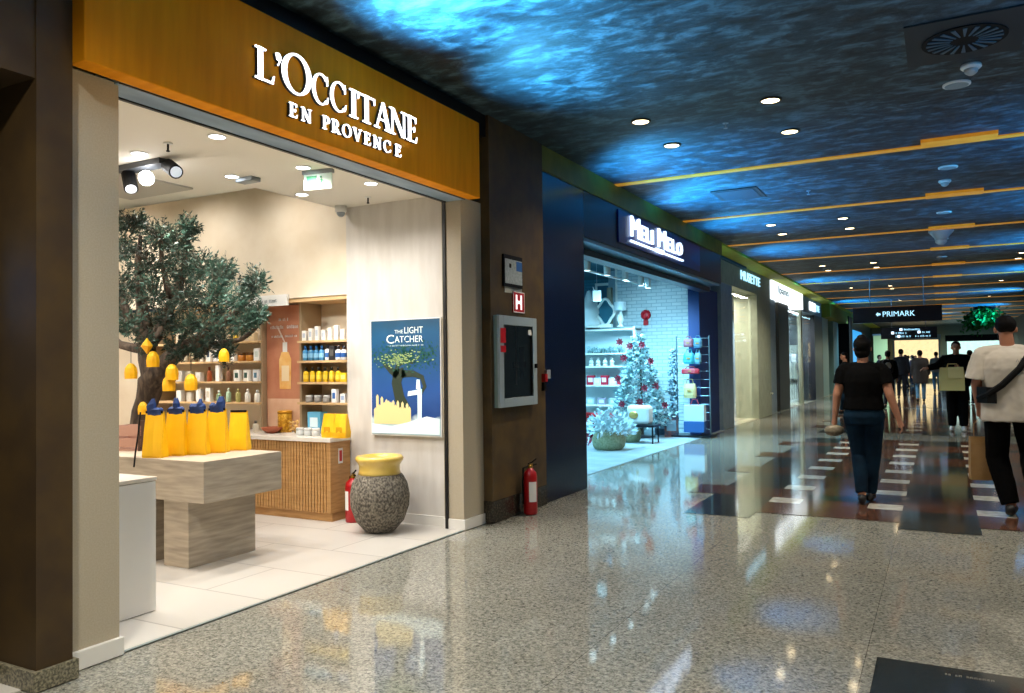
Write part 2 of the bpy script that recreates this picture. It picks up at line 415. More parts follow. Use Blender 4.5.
for ch, a, b in (('E', 3.597, 3.665), ('N', 3.70, 3.79), ('P', 3.893, 3.96), ('R', 3.98, 4.065), ('O', 4.085, 4.175), ('V', 4.19, 4.285), ('E', 4.31, 4.38), ('N', 4.41, 4.50), ('C', 4.53, 4.61), ('E', 4.665, 4.735)):
    letter(ch, a, b, 2.957, 3.042, s)
# soffit is lit by added warm spots without fixtures, placed further down
# entrance pillars
struct('wall_pillar_left', MB().box(-3.86, SX, 2.30, 2.595, .09, 2.88), M_pillar)
struct('baseboard_left', MB().box(-3.87, SX+.02, 2.33, 2.61, 0, .09), M_wt, bevel=.004)
struct('wall_pillar_right', MB().box(-3.86, SX-.01, 5.885, 6.23, .09, 2.9), M_pillar)
struct('baseboard_right', MB().box(-3.87, SX+.005, 5.875, 6.23, 0, .09), M_wt, bevel=.004)
# steel header of the roller door with dark rail, side rail
r = thing('roller_door_header', 'blue grey steel roller door housing across the top of the shop entrance', 'door header', (-3.60, 2.57, 2.87))
MB().box(-.2, 0, 0, 3.32, .0, .12).build('housing', M_steel, r)
MB().box(-.012, .0, 0, 3.3, -.006, .0).build('upper_rail', M_black, r)
MB().box(-.225, -.2, 0, 3.3, -.008, .08).build('lower_rail', M_black, r)
MB().box(-.245, -.215, 3.30, 3.32, -2.87, .0).build('side_rail', M_black, r)
# room shell
struct('floor_shop', MB().box(-9, SX-.005, 1.2, 6.5, -.05, .002), M_shopfloor)
ce = MB(); ce.box(-9, -3.835, 1.2, 4.87, 2.95, 3.0); ce.box(-5.06, -3.835, 4.87, 6.0, 2.95, 3.0); ce.box(-9, -5.06, 4.87, 6.0, 3.35, 3.4); ce.box(-9, -5.06, 4.86, 4.88, 2.95, 3.4); ce.box(-5.07, -5.05, 4.87, 6.0, 2.95, 3.4)
struct('ceiling_shop', ce, mat('ceiling_paint', '#ece7dc', .8))
struct('wall_back', MB().box(-4.985, -3.86, 5.94, 6.04, 0, 2.96), M_creamw)
struct('wall_back_upper', MB().box(-9, -4.985, 5.94, 6.04, 2.12, 3.4), M_cream)
struct('wall_niche', MB().box(-9, -4.985, 6.34, 6.4, 0, 2.12), M_cream)
struct('wall_niche_side', MB().box(-4.985, -4.93, 6.04, 6.4, 0, 2.12), M_cream)
struct('wall_far', MB().box(-9.05, -9, 1.2, 6.4, 0, 3.4), M_cream)
struct('wall_near', MB().box(-9, -3.86, 1.15, 1.2, 0, 3.0), M_cream)
struct('baseboard_back', MB().box(-4.93, -3.86, 5.925, 5.94, 0, .09), M_wt)
# shop ceiling lamps
for i, (px, py) in enumerate(((217, 136), (232, 176), (303, 167), (302, 194), (371, 183), (139, 153))):
    p = zp(px, py, 2.95)
    t = thing('recessed_downlight', f'round white recessed downlight in the shop ceiling, {ORD[i]} of the entrance set counted from the door inward', 'downlight', (p.x, p.y, 2.95), 0, 'downlights in the gold fascia shop')
    MB().lathe([(.062, 0), (.062, -.006), (.05, -.008), (.05, 0)], n=20).build('trim_ring', M_whitep, t)
    MB().lathe([(.05, -.003), (.05, -.006)], n=20).build('lens', M_lampw, t)
LA = ['nearest the mall', 'beside the exit sign lamp', 'over the exit sign', 'above the middle of the room', 'close to the end wall', 'left of the spotlight cluster']
k = 0
for o in list(C.objects):
    if o.name.startswith('recessed_downlight'): o['label'] = 'round white recessed ceiling lamp ' + LA[k] + ' in the gold fronted shop'; k += 1
for px, py in ((217, 136), (232, 176), (303, 167), (302, 194), (371, 183), (139, 153)):
    p = zp(px, py, 2.95); spot((p.x, p.y, 2.93), 52, (1, .96, .90), (0, 0, -1), 150, .9, .05)
for x_ in (-5.8, -6.8, -7.8):
    for y_ in (2.2, 3.4, 4.6): spot((x_, y_, 2.93), 46, (1, .93, .84), (0, 0, -1), 155, .9, .05)
for x_ in (-5.6, -6.8, -8): spot((x_, 5.3, 3.33), 34, (1, .93, .84), (0, .2, -1), 150, .9, .06)
spot((-5.3, 3.4, 2.8), 40, (1, .92, .8), (.5, 2.6, -1.5), 70); 
# three-headed spotlight
t = thing('ceiling_spotlight_cluster', 'black twin spotlight fixture under the shop ceiling above the olive tree', 'spotlight', zp(146, 163, 2.95))
MB().box(-.3, .22, -.06, .06, -.04, 0).build('mount_plate', mat('dark_grey_metal', '#50545a', .4), t)
def cyl(p0, p1, r, n=14): return MB().tube([p0, p1], r, n)
h1 = cyl((.24, 0, -.05), (.40, -.06, -.13), .05).build('lamp_head', M_blk, t); cyl((.395, -.058, -.127), (.403, -.061, -.132), .04).build('lens', mat('dim_lens', '#cfd6dd', .2, emit='#cfd9e6', es=.5), h1)
h2 = cyl((-.20, 0, -.06), (-.10, -.05, -.19), .05).build('lamp_head', M_blk, t); cyl((-.104, -.048, -.186), (-.098, -.051, -.194), .04).build('lens', _M['dim_lens'], h2)
h3 = MB().ball((.03, -.02, -.12), .055).build('lamp_head', mat('bright_bulb', '#ffffff', .4, emit='#ffffff', es=14), t)
# sprinklers, smoke sensor, box, exit sign, camera
for (px, py), lb in (((168, 143), 'small ceiling sprinkler near the spotlight cluster'), ((368, 197), 'small dark ceiling sprinkler near the white end wall')):
    p = zp(px, py, 2.95); t = thing('sprinkler', lb, 'sprinkler', p)
    MB().lathe([(.03, 0), (.03, -.008)], n=12).build('rosette', M_whitep, t); MB().tube([(0, 0, 0), (0, 0, -.05)], .007).ball((0, 0, -.055), .014, .014, .006).build('nozzle', M_blk, t)
p = zp(248, 178, 2.95); tag(MB().box(-.09, .09, -.05, .05, -.035, 0).build('ceiling_sensor_box', M_gray, loc=p, bevel=.005), 'small grey emergency light box on the shop ceiling beside a downlight', 'emergency light')
t = thing('exit_sign', 'pale green lit running man exit sign hanging from the shop ceiling', 'exit sign', zp(318, 170, 2.95), .2)
MB().box(-.13, .13, -.02, .02, -.03, 0).build('mount', M_gray, t)
pn = MB().box(-.12, .12, -.006, .006, -.15, -.03).build('sign_panel', mat('exit_glow', '#dff2e4', .3, emit='#dff7e6', es=.08), t)
g = MB(); g.box(-.095, -.01, -.009, -.006, -.135, -.045)
g.build('door_symbol', mat('exit_green', '#3f9b6a', .4), pn)
g = MB(); g.ball((.03, -.01, -.058), .009); g.tube([(.03, -.008, -.07), (.035, -.008, -.095), (.02, -.008, -.11), (.025, -.008, -.13)], .005, 6); g.tube([(.035, -.008, -.095), (.055, -.008, -.112), (.05, -.008, -.13)], .005, 6); g.tube([(.01, -.008, -.085), (.03, -.008, -.075), (.052, -.008, -.088)], .004, 6)
g.build('running_figure', mat('exit_green2', '#3f9b6a', .4), pn)
t = thing('security_camera', 'white dome security camera high in the corner of the shop', 'camera', (-4.97, 5.85, 2.95))
MB().lathe([(.055, 0), (.055, -.05), (.045, -.06)], n=18).build('housing', M_whitep, t, True); MB().ball((0, 0, -.06), .042).build('dome', M_gray, t, True)
# grey access panel
tag(MB().box(-6.3, -5.5, 3.9, 4.6, 2.935, 2.95).build('ceiling_access_panel', mat('grey_panel', '#b9b4aa', .6)), 'pale grey square access panel in the shop ceiling above the tree', 'ceiling panel')

# ---------------- furniture of the first shop
t = thing('display_plinth', 'white lacquered display plinth just inside the shop entrance', 'display plinth', (-4.11, 3.16, 0))
MB().box(-.75, 0, -.65, 0, .006, .765).build('body', M_wt, t); MB().box(-.755, .005, -.655, .005, .77, .79).build('top', M_top, t)
MB().box(-.74, -.01, -.64, -.01, 0, .006).build('base', M_blk, t)
t = thing('stone_table', 'travertine block display table carrying yellow paper bags', 'display table', (-4.51, 3.85, 0))
MB().box(-1.75, 0, 0, .74, .49, .78).build('tabletop', M_traver, t, bevel=.003)
MB().box(-.50, -.24, .07, .70, 0, .49).build('plinth', M_traver, t, bevel=.003)
MB().box(-1.7, -.66, .12, .66, 0, .49).build('plinth', M_traver, t, bevel=.003)

def gift_bag(h=.335, w_=.16, d=.085):
    t = thing('gift_bag', 'x', 'gift bag')
    b = MB(); ww, dd = w_/2, d/2
    prof = [(0, 1.04, 1), (.05, 1.06, 1.05), (.3, 1.0, .9), (.6, .97, .6), (.85, .92, .35), (1, .90, .22)]
    rr = []
    for z, a, c in prof:
        pts = [(-ww*a, -dd*c), (-ww*.5*a, -dd*c*1.05), (0, -dd*c*(.95)), (ww*.5*a, -dd*c*1.05), (ww*a, -dd*c), (ww*a*.93, 0), (ww*a, dd*c), (0, dd*c), (-ww*a, dd*c), (-ww*a*.93, 0)]
        rr.append([Vector((x, y, z*h)) for x, y in pts])
    b.rings(rr, False); b._f([b.bm.verts.new(p) for p in rr[0]])
    b.build('paper_body', M_yellow, t)
    c = MB()
    for i in range(5):
        x = (i-2)*.019; hh = random.choice((.03, .05, .085, .1))
        c.rings([[Vector((x-.014, -.012, h-.03)), Vector((x+.014, -.012, h-.03)), Vector((x+.014, .012, h-.03)), Vector((x-.014, .012, h-.03))],
                 [Vector((x-.02, -.02, h+hh*.5)), Vector((x+.012, -.016, h+hh*.6)), Vector((x+.02, .014, h+hh*.5)), Vector((x-.012, .02, h+hh*.6))],
                 [Vector((x-.006+random.uniform(-.01, .01), -.004, h+hh)), Vector((x+.01, -.006, h+hh*.9)), Vector((x+.008, .008, h+hh)), Vector((x-.01, .006, h+hh*.85))]])
    c.build('tissue_paper', M_blue, t)
    MB().box(-ww*.9, ww*.9, -dd*.3, -dd*.24, h-.012, h+.006).build('ribbon_edge', M_blk, t)
    return t
for i, (px, pb) in enumerate(((150, 458), (171.5, 456), (193, 455), (213, 453), (235, 450.5))):
    p = zp(px, pb, .78); t = gift_bag(.335 if i < 4 else .31, .15)
    t.location = (p.x, p.y+.045, .78); t.rotation_euler = (0, 0, .42+random.uniform(-.1, .1))
    t['label'] = 'yellow paper gift bag with ' + ('blue tissue' if i < 4 else 'plain top') + ' on the stone table, ' + ['leftmost of the five', 'second from the left', 'middle one of the row', 'second from the right', 'rightmost of the five'][i]
    t['group'] = 'yellow gift bags on the stone table'
    if i == 4:
        for ch in list(t.children):
            if ch.name.startswith('tissue'): bpy.data.objects.remove(ch)
    if i == 0:
        MB().tube([(-.085, -.05, .335), (-.09, -.07, .18), (-.1, -.09, .04), (-.105, -.1, -.06)], .006, 6).build('ribbon_tail', M_blk, t)
# small crate at the left end of the table
t = thing('wooden_crate', 'small pinkish wooden crate at the left end of the stone table', 'crate', (-5.75, 4.22, .78), .3)
MB().box(-.12, .12, -.09, .09, 0, .02).box(-.12, .12, -.09, -.075, .03, .10).box(-.12, .12, -.09, -.075, .12, .2).box(-.12, .12, .075, .09, .03, .2).box(-.12, -.105, -.09, .09, .03, .2).build('slats', mat('pink_wood', '#b08674', .6), t)
MB().box(.105, .12, -.095, .095, 0, .24).build('end_post', mat('dark_wood', '#4d3326', .6), t)

# counter
t = thing('sales_counter', 'slatted oak counter with pale worktop along the end wall of the gold fronted shop', 'counter', (-4.95, 5.65, 0))
MB().box(-3.3, -.02, .03, .66, .085, .735).build('body', M_oak, t)
c = MB()
for i in range(64): c.box(-.045-i*.036, -.02-i*.036, 0, .032, .085, .735)
tag(c.build('front_slats', M_oak, t), kind=None)
MB().box(-.022, 0, .0, .28, .085, .735).build('side_panel', M_oak, t)
MB().box(-3.3, -.015, .04, .5, 0, .085).build('plinth_base', M_oak, t)
MB().box(-3.3, .012, -.015, .28, .735, .775).box(-3.3, -.04, .28, .68, .735, .775).build('worktop', M_top, t, bevel=.003)
lb = MB().box(.0, .004, .11, .17, .53, .67).build('notice_sticker', M_whitep, t); MB().box(.004, .0055, .122, .158, .55, .65).build('red_symbol', M_redp, lb)

# niche: timber surround, side panels, pink poster, shelves
NX = -4.985
t = thing('wall_shelving', 'light oak shelf unit with dark uprights right of the pink poster', 'shelving', (NX, 6.04, 0))
MB().box(-2.6, 0, -.09, .3, 2.08, 2.115).build('top_board', M_oakl, t)
RX0 = yp(300, 380, 6.04).x - NX
MB().box(RX0-.005, RX0+.02, 0, .3, .8, 2.08).build('upright', mat('bronze_upright', '#a08a6c', .5), t)
for py in (340, 360.3, 382, 402.6):
    z = yp(325, py, 6.0).z; MB().box(RX0+.0, -.005, -.04, .29, z-.022, z).build('shelf', M_oakl, t)
RZ = [yp(325, py, 6.0).z for py in (340, 360.3, 382, 402.6)] + [.775]
LX1 = yp(262, 380, 6.04).x; LX0 = -7.9
t = thing('wall_shelving', 'light oak shelf unit behind the olive tree, left of the pink poster', 'shelving', (LX1, 6.04, 0))
MB().box(-.02, 0, 0, .3, .8, 2.08).build('upright', mat('bronze_upright', '#a08a6c', .5), t)
MB().box(LX0-LX1, LX0-LX1+.02, 0, .3, .8, 2.08).build('upright', mat('bronze_upright', '#a08a6c', .5), t)
for py in (342, 361.4, 381.4, 402):
    z = yp(220, py, 6.0).z; MB().box(LX0-LX1, -.01, -.04, .29, z-.02, z).build('shelf', M_oakl, t)
LZ = [yp(220, py, 6.0).z for py in (342, 361.4, 381.4, 402)] + [.775]
# pink poster
t = thing('shelf_poster', 'terracotta pink advertising panel with a honey coloured bottle between the shelf units', 'poster', (LX1+.01, 6.10, .79))
PW = yp(300, 380, 6.04).x - LX1 - .02
MB().box(0, PW, 0, .03, 0, 1.28).build('poster_board', mat('terracotta_print', '#c98a6a', .5, col2='#b87358', scale=4, detail=6), t)
MB().box(PW*.02, PW*.99, -.002, 0, .0, .32).build('lower_print', mat('pale_pink_print', '#e3bda0', .5, col2='#d7a888', scale=5), t)
b = MB(); b.poly([(PW*.36, -.004, .42), (PW*.66, -.004, .42), (PW*.68, -.004, .72), (PW*.6, -.004, .8), (PW*.42, -.004, .8), (PW*.35, -.004, .72)], (0, .003, 0))
bt = b.build('printed_bottle', mat('honey_print', '#e8a64a', .4, col2='#f3c983', scale=8), t)
MB().box(PW*.45, PW*.57, -.004, -.001, .8, .9).build('printed_cap', M_whitep, bt)
MB().box(PW*.42, PW*.62, -.006, -.004, .5, .66).build('printed_label', mat('label_cream', '#f6dfb8', .5), bt)
MB().poly([(PW*.3, -.004, 1.05), (PW*.33, -.004, 1.06), (PW*.52, -.004, .9), (PW*.5, -.004, .89)], (0, .003, 0)).build('printed_drop', mat('white_print', '#f1dccf', .5), t)
dashes('poster_lettering', M_whitep, t, (PW*.35, -.004, 1.12), (1, 0, 0), (0, 0, 1), .03, .12)
dashes('poster_lettering', M_whitep, t, (PW*.12, -.004, 1.04), (1, 0, 0), (0, 0, 1), .035, PW*.75, .002, 2)
dashes('poster_lettering', M_whitep, t, (PW*.15, -.004, .95), (1, 0, 0), (0, 0, 1), .025, PW*.7, .002, 3)
# hanging white sign on niche
a = yp(253, 300, 5.92); b = yp(288, 296, 5.92)
t = thing('shelf_header_sign', 'white shelf header sign with small lettering over the shelving, partly behind olive leaves', 'sign', (a.x-.35, 5.9, 2.05))
MB().box(0, b.x-a.x+.35, 0, .03, 0, .11).build('sign_board', M_whitep, t); dashes('sign_lettering', M_gray, t, (.48, -.002, .035), (1, 0, 0), (0, 0, 1), .03, .22)

# products --------------------------------------------------------
def product(kind, w_, h, col, capc=None, label='x', cat='bottle', loc=(0, 0, 0), group=None, lab=None):
    t = thing(kind, label, cat, loc, random.uniform(-.1, .1), group)
    m = mat('pack_'+col.strip('#'), col, .35)
    if 'box' in kind:
        MB().box(-w_/2, w_/2, -w_*.35, w_*.35, 0, h).build('carton', m, t, bevel=.002)
        if lab: MB().box(-w_*.3, w_*.3, -w_*.36, -w_*.35, h*.3, h*.75).build('printed_label', mat('lab_'+lab.strip('#'), lab, .5), t)
    elif 'jar' in kind:
        MB().lathe([(w_*.46, 0), (w_/2, .006), (w_/2, h*.66), (w_*.45, h*.7)], n=16).build('glass_body', m, t, True)
        MB().lathe([(w_*.5, h*.7), (w_*.5, h*.98), (w_*.46, h)], n=16).build('lid', mat('cap_'+(capc or '#cccccc').strip('#'), capc or '#cccccc', .3), t, True)
    else:
        MB().lathe([(w_*.44, 0), (w_/2, .008), (w_/2, h*.62), (w_*.42, h*.7), (w_*.18, h*.74), (w_*.18, h*.78)], n=16).build('glass_body', m, t, True)
        MB().lathe([(w_*.24, h*.77), (w_*.24, h*.99), (w_*.2, h)], n=14).build('cap', mat('cap_'+(capc or '#cccccc').strip('#'), capc or '#cccccc', .3), t, True)
        if lab: MB().lathe([(w_*.51, h*.2), (w_*.51, h*.5)], n=16, cap=False).build('printed_label', mat('lab_'+lab.strip('#'), lab, .5), t)
    return t
def shelf_row(px0, px1, z, Y, specs, where, grp):
    n = len(specs)
    for i, (kind, w_, h, col, cap_, what, lab) in enumerate(specs):
        px = px0 + (px1-px0)*(i+.5)/n
        x = yp(px, 380, Y).x
        product(kind, w_, h, col, cap_, f'{what} {where}, {ORD[i]} from left', 'box' if 'box' in kind else ('jar' if 'jar' in kind else 'bottle'), (x, Y, z), grp, lab)
R = 'on {} shelf beside pink poster'
shelf_row(302, 347, RZ[0], 6.03, [('carton_box', .05, .10+.02*(i % 3), '#f0ede6', None, 'white skincare carton', '#b9c3cf') for i in range(7)], R.format('top'), 'white cartons on the top shelf')
shelf_row(303, 347, RZ[1], 6.03, [('bottle', .055, .145, '#3f87b8', '#1c5c93', 'blue bottle', '#8fc6e6')]*4 + [('bottle', .05, .15, '#eceff2', '#2b2b2f', 'white pump bottle', '#3d6fb0'), ('carton_box', .07, .14, '#2a2a2d', None, 'black carton', '#55534f'),
          ('bottle', .06, .14, '#f0f2f5', '#2b2b2f', 'white bottle with blue disc', '#2b62ae'), ('bottle', .06, .14, '#f0f2f5', '#2b2b2f', 'white bottle with blue disc', '#2b62ae')], R.format('second'), 'bottles on the second shelf')
shelf_row(303, 348, RZ[2], 6.03, [('bottle', .055, .145, '#e3b912', '#17150f', 'yellow oil bottle with black cap', '#f2d24a')]*6 + [('carton_box', .08, .09, '#e9c71d', None, 'yellow carton', '#fae98c')], R.format('third'), 'yellow bottles on the third shelf')
shelf_row(305, 348, RZ[3], 6.03, [('jar', .075, .07, '#8f8b85', '#c4c4c4', 'grey glass cream jar', None)]*3 + [('carton_box', .06, .13, '#f1f2f4', None, 'white carton with blue disc', '#2b62ae'), ('carton_box', .06, .09, '#f1f2f4', None, 'low white carton', '#9fb7d9')], R.format('fourth'), 'jars on the fourth shelf')
product('carton_box', .16, .21, '#5ba3c4', None, 'tall blue gift carton standing on the counter under the lowest shelf', 'box', (yp(314, 415, 6.0).x, 6.05, .775), None, '#d8ebf2')
for i, px in enumerate((300, 308, 316)):
    product('jar', .075, .075, '#c4c6c4', '#e3e3e0', 'low silver cream jar on the worktop, ' + ['next to the pink poster', 'middle of three', 'beside the yellow pouches'][i], 'jar', (yp(px, 429, 5.78).x, 5.78, .775), 'silver jars on the worktop')
for i, px in enumerate((330, 342)):
    p = yp(px, 434, 5.72); t = thing('paper_pouch', 'crumpled yellow paper pouch on the counter end, ' + ('left one of two' if i == 0 else 'right one of two'), 'pouch', (p.x, 5.72, .775), .1, 'yellow pouches on the counter')
    k = .066
    MB().rings([[Vector((x*a, y*b_, z)) for x, y in ((-k, -.04), (0, -.05), (k, -.04), (k, .04), (0, .05), (-k, .04))] for a, b_, z in ((1, 1, 0), (1.05, 1.1, .05), (.95, .7, .14), (.9, .25, .22))]).build('paper_body', M_yellow, t)
    MB().box(-k*.5, k*.5, -.052, -.048, .05, .1).build('printed_mark', mat('pouch_mark', '#d79b00', .5), t)
L_ = 'on {} shelf behind olive tree'
rowA = [('bottle', .055, .12, '#cfc7ae', '#8a8a80', 'pale bottle', None), ('bottle', .05, .12, '#d9d2bd', '#77756a', 'pale bottle', None), ('carton_box', .07, .14, '#7d6a52', None, 'brown carton', '#cbbb9c'), ('bottle', .05, .12, '#dedbd2', '#33302c', 'clear bottle', None),
        ('carton_box', .07, .16, '#f0efec', None, 'tall white carton', '#31465f'), ('carton_box', .08, .13, '#e9e9ea', None, 'white carton', '#55647c'), ('bottle', .055, .13, '#d9a514', '#6b5210', 'golden bottle', None), ('carton_box', .06, .08, '#e8e3da', None, 'small cream carton', None), ('jar', .08, .09, '#b9701d', '#5d3b14', 'amber jar', None), ('jar', .08, .09, '#c07d2a', '#5d3b14', 'amber jar', None), ('carton_box', .07, .13, '#eef0ee', None, 'white carton', '#c9d5cf')]
shelf_row(174, 262, LZ[1], 6.04, rowA, L_.format('second'), 'packages on the second shelf behind the tree')
rowB = [('carton_box', .08, .12, '#efece4', None, 'cream carton', None), ('carton_box', .09, .11, '#d8cfb9', None, 'tan carton', None), ('carton_box', .08, .1, '#f1efe9', None, 'white carton', None), ('bottle', .05, .16, '#a8542c', '#70351b', 'slim terracotta bottle', None), ('carton_box', .06, .17, '#f3f1ec', None, 'tall white carton', None),
        ('bottle', .05, .15, '#8a6048', '#57392a', 'slim brown bottle', None)] + [('carton_box', .075, .12, '#f0efe9', None, 'white carton with green band', '#274f45'), ('carton_box', .075, .12, '#f0efe9', None, 'white carton with green band', '#274f45'), ('carton_box', .075, .12, '#e9ecee', None, 'white carton with blue band', '#3f6c84')]
shelf_row(176, 262, LZ[2], 6.04, rowB, L_.format('third'), 'packages on the third shelf behind the tree')
rowC = [('carton_box', .08, .12, '#efece4', None, 'cream carton', None), ('carton_box', .07, .1, '#e5ded0', None, 'beige carton', None), ('carton_box', .07, .14, '#f3f1ec', None, 'white carton', None), ('carton_box', .07, .15, '#f3f1ec', None, 'white carton', '#d5ccb8'), ('bottle', .055, .12, '#9fbf9a', '#e9ede4', 'sage green bottle', None),
        ('bottle', .055, .15, '#b9d8b8', '#dbe9d8', 'mint green bottle', None), ('bottle', .055, .14, '#b0a968', '#cfc98a', 'olive bottle', None), ('bottle', .06, .14, '#f2efe6', '#f4f3ef', 'cream white bottle', None), ('bottle', .06, .13, '#f2efe6', '#f4f3ef', 'cream white bottle', None)]
shelf_row(176, 262, LZ[3], 6.04, rowC, L_.format('fourth'), 'packages on the fourth shelf behind the tree')
shelf_row(176, 262, LZ[0], 6.04, [('carton_box', .07, .1, '#e8dcc0', None, 'cream carton', None), ('bottle', .05, .12, '#e3b912', '#776014', 'yellow bottle', None), ('carton_box', .07, .1, '#efeade', None, 'white carton', None), ('bottle', .055, .11, '#e6c33a', '#776014', 'yellow bottle', None), ('carton_box', .08, .09, '#e0c8a0', None, 'tan carton', None)], L_.format('top'), 'packages on the top shelf behind the tree')
shelf_row(236, 262, LZ[4], 5.9, [('bottle', .05, .14, '#5c5148', '#1f1c1a', 'dark bottle', '#d9d3c8'), ('bottle', .06, .12, '#c9c1ae', '#55514a', 'beige bottle', None)], 'on the counter behind the rightmost gift bag', 'bottles on the counter')
# bowl, tin, dried flowers
t = thing('clay_bowl', 'shallow terracotta bowl on the counter in front of the pink poster', 'bowl', zp(272, 433, .775))
MB().lathe([(.05, 0), (.09, .03), (.105, .06), (.098, .06), (.08, .035), (.04, .015)], n=24).build('bowl_body', mat('terracotta', '#a5593a', .6), t, True)
MB().lathe([(.05, .0), (.055, .008), (.045, .01)], n=20).build('foot_ring', mat('terracotta', '#a5593a', .6), t)
t = thing('honeycomb_tin', 'gold textured cylinder tin on the counter below the printed bottle', 'tin', zp(285, 432, .775))
MB().lathe([(.068, 0), (.07, .01), (.07, .2), (.066, .205)], n=24).build('tin_body', mat('gold_honeycomb', '#b87f12', .4, .3, col2='#e0ab35', kind='voronoi', scale=60, bump=.6), t, True)
MB().lathe([(.073, .19), (.073, .215), (.06, .22)], n=24).build('lid', mat('gold_lid', '#c98f1d', .35, .3), t, True)
t = thing('dried_flower_sprig', 'sprig of dried straw flowers beside the gold tin on the counter', 'dried flowers', zp(295, 433, .775))
b = MB()
for i in range(16):
    a = random.uniform(0, 6.28); r_ = random.uniform(.02, .05); b.tube([(0, 0, 0), (r_*math.cos(a)*.5, r_*math.sin(a)*.5, .06), (r_*math.cos(a), r_*math.sin(a), random.uniform(.08, .14))], .003, 5)
b.build('stems', mat('straw', '#c9a25c', .8), t)
b = MB()
for i in range(16):
    a = random.uniform(0, 6.28); r_ = random.uniform(.02, .05); b.ball((r_*math.cos(a), r_*math.sin(a), random.uniform(.03, .13)), .012, n=6)
b.build('flower_heads', mat('straw_flower', '#dfb570', .8), t)

# framed light poster on the end wall
pa, pb_ = yp(373.5, 434.5, 5.93), yp(442.5, 317, 5.93)
t = thing('poster_lightbox', 'blue backlit poster of a tree and pale town on the white end wall', 'poster', (pa.x, 5.925, pa.z))
W_, H_ = pb_.x-pa.x, pb_.z-pa.z
MB().box(0, W_, -.025, .015, 0, H_).build('frame', M_whitep, t)
m = bpy.data.materials.new('poster_print'); m.use_nodes = True
nt = m.node_tree; bs = nt.nodes['Principled BSDF']; N = nt.nodes.new; LK = nt.links.new
tc = N('ShaderNodeTexCoord'); sp = N('ShaderNodeSeparateXYZ'); LK(tc.outputs['Object'], sp.inputs[0])
nz = N('ShaderNodeTexNoise'); nz.inputs['Scale'].default_value = 5; nz.inputs['Detail'].default_value = 3; LK(tc.outputs['Object'], nz.inputs['Vector'])
ad = N('ShaderNodeMath'); ad.operation = 'MULTIPLY_ADD'; ad.inputs[1].default_value = .18; LK(nz.outputs['Fac'], ad.inputs[0])
dv = N('ShaderNodeMath'); dv.operation = 'DIVIDE'; dv.inputs[1].default_value = H_; LK(sp.outputs[2], dv.inputs[0])
sb = N('ShaderNodeMath'); sb.operation = 'SUBTRACT'; sb.inputs[1].default_value = .09; LK(dv.outputs[0], sb.inputs[0]); LK(sb.outputs[0], ad.inputs[2])
rp = N('ShaderNodeValToRGB'); LK(ad.outputs[0], rp.inputs[0]); e = rp.color_ramp.elements
e[0].position = 0; e[0].color = srgb('#a9cbd6'); e[1].position = 1; e[1].color = srgb('#1d4a66')
for p_, c_ in ((.13, '#c4d6d6'), (.17, '#123f80'), (.4, '#1a5096'), (.7, '#11507f'), (.85, '#11557f')): k = e.new(p_); k.color = srgb(c_)
LK(rp.outputs[0], bs.inputs['Base Color']); LK(rp.outputs[0], bs.inputs['Emission Color']); bs.inputs['Emission Strength'].default_value = .12
pr_ = MB().box(.012, W_-.012, -.03, -.026, .012, H_-.012).build('poster_print', m, t)
def pe(c, n, es=.5): return mat('print_'+n, c, .5, emit=c, es=es*.25)
def P2(u, v, d=-.031): return (u*W_, d, v*H_)
b = MB()
# trunk arch of the printed tree
def ptube(pts, rad):
    L2 = []; R2 = []
    for i, (u, v) in enumerate(pts):
        a = pts[max(i-1, 0)]; c = pts[min(i+1, len(pts)-1)]; d = Vector((c[0]-a[0], (c[1]-a[1])*1.5)).normalized(); r_ = rad[i]
        L2.append((u-d.y*r_, v+d.x*r_/1.5)); R2.append((u+d.y*r_, v-d.x*r_/1.5))
    for i in range(len(pts)-1): b.poly([P2(*L2[i]), P2(*L2[i+1]), P2(*R2[i+1]), P2(*R2[i])], (0, -.0015, 0))
ptube([(.5, .2), (.42, .33), (.38, .45), (.4, .52), (.5, .55)], [.1, .07, .07, .08, .06])
ptube([(.4, .52), (.3, .56), (.2, .62)], [.06, .04, .02]); ptube([(.45, .53), (.62, .53), (.74, .5), (.78, .42), (.72, .36)], [.05, .04, .03, .025, .02]); ptube([(.38, .53), (.4, .6), (.5, .64), (.62, .62)], [.04, .03, .025, .015])
tk = b.build('printed_trunk', pe('#2c3a2c', 'trunk', .25), pr_)
b = MB()
for i in range(800):
    u = random.gauss(.5, .27); v = random.gauss(.67, .055)
    if not (.03 < u < .95 and .5 < v < .82): continue
    r_ = random.uniform(.008, .02); a = random.uniform(0, 3)
    b.poly([P2(u+r_*math.cos(a+q*PI/2)*(1 if q % 2 else .4), v+.66*r_*math.sin(a+q*PI/2)*(1 if q % 2 else .4)) for q in range(4)], (0, -.002, 0))
b.build('printed_leaves', pe('#1f5f4c', 'leaf', .35), pr_)
b = MB()
for i in range(150):
    u = random.gauss(.42, .14); v = random.gauss(.66, .03); r_ = random.uniform(.008, .02); a = random.uniform(0, 3)
    b.poly([P2(u+r_*math.cos(a+q*PI/2), v+.66*r_*math.sin(a+q*PI/2)*.5, -.0335) for q in range(4)], (0, -.001, 0))
b.build('printed_bright_leaves', pe('#9fb878', 'leaf2', .6), pr_)
b = MB()
for i in range(16):
    u = .05+i*.033; hh = .12+.12*abs(math.sin(i*1.7))*(1-i/22); b.poly([P2(u, .1), P2(u+.036, .1), P2(u+.036, .1+hh), P2(u+.018, .1+hh+.02), P2(u, .1+hh)], (0, -.003, 0))
b.build('printed_town', pe('#f0dc9c', 'town', .5), pr_)
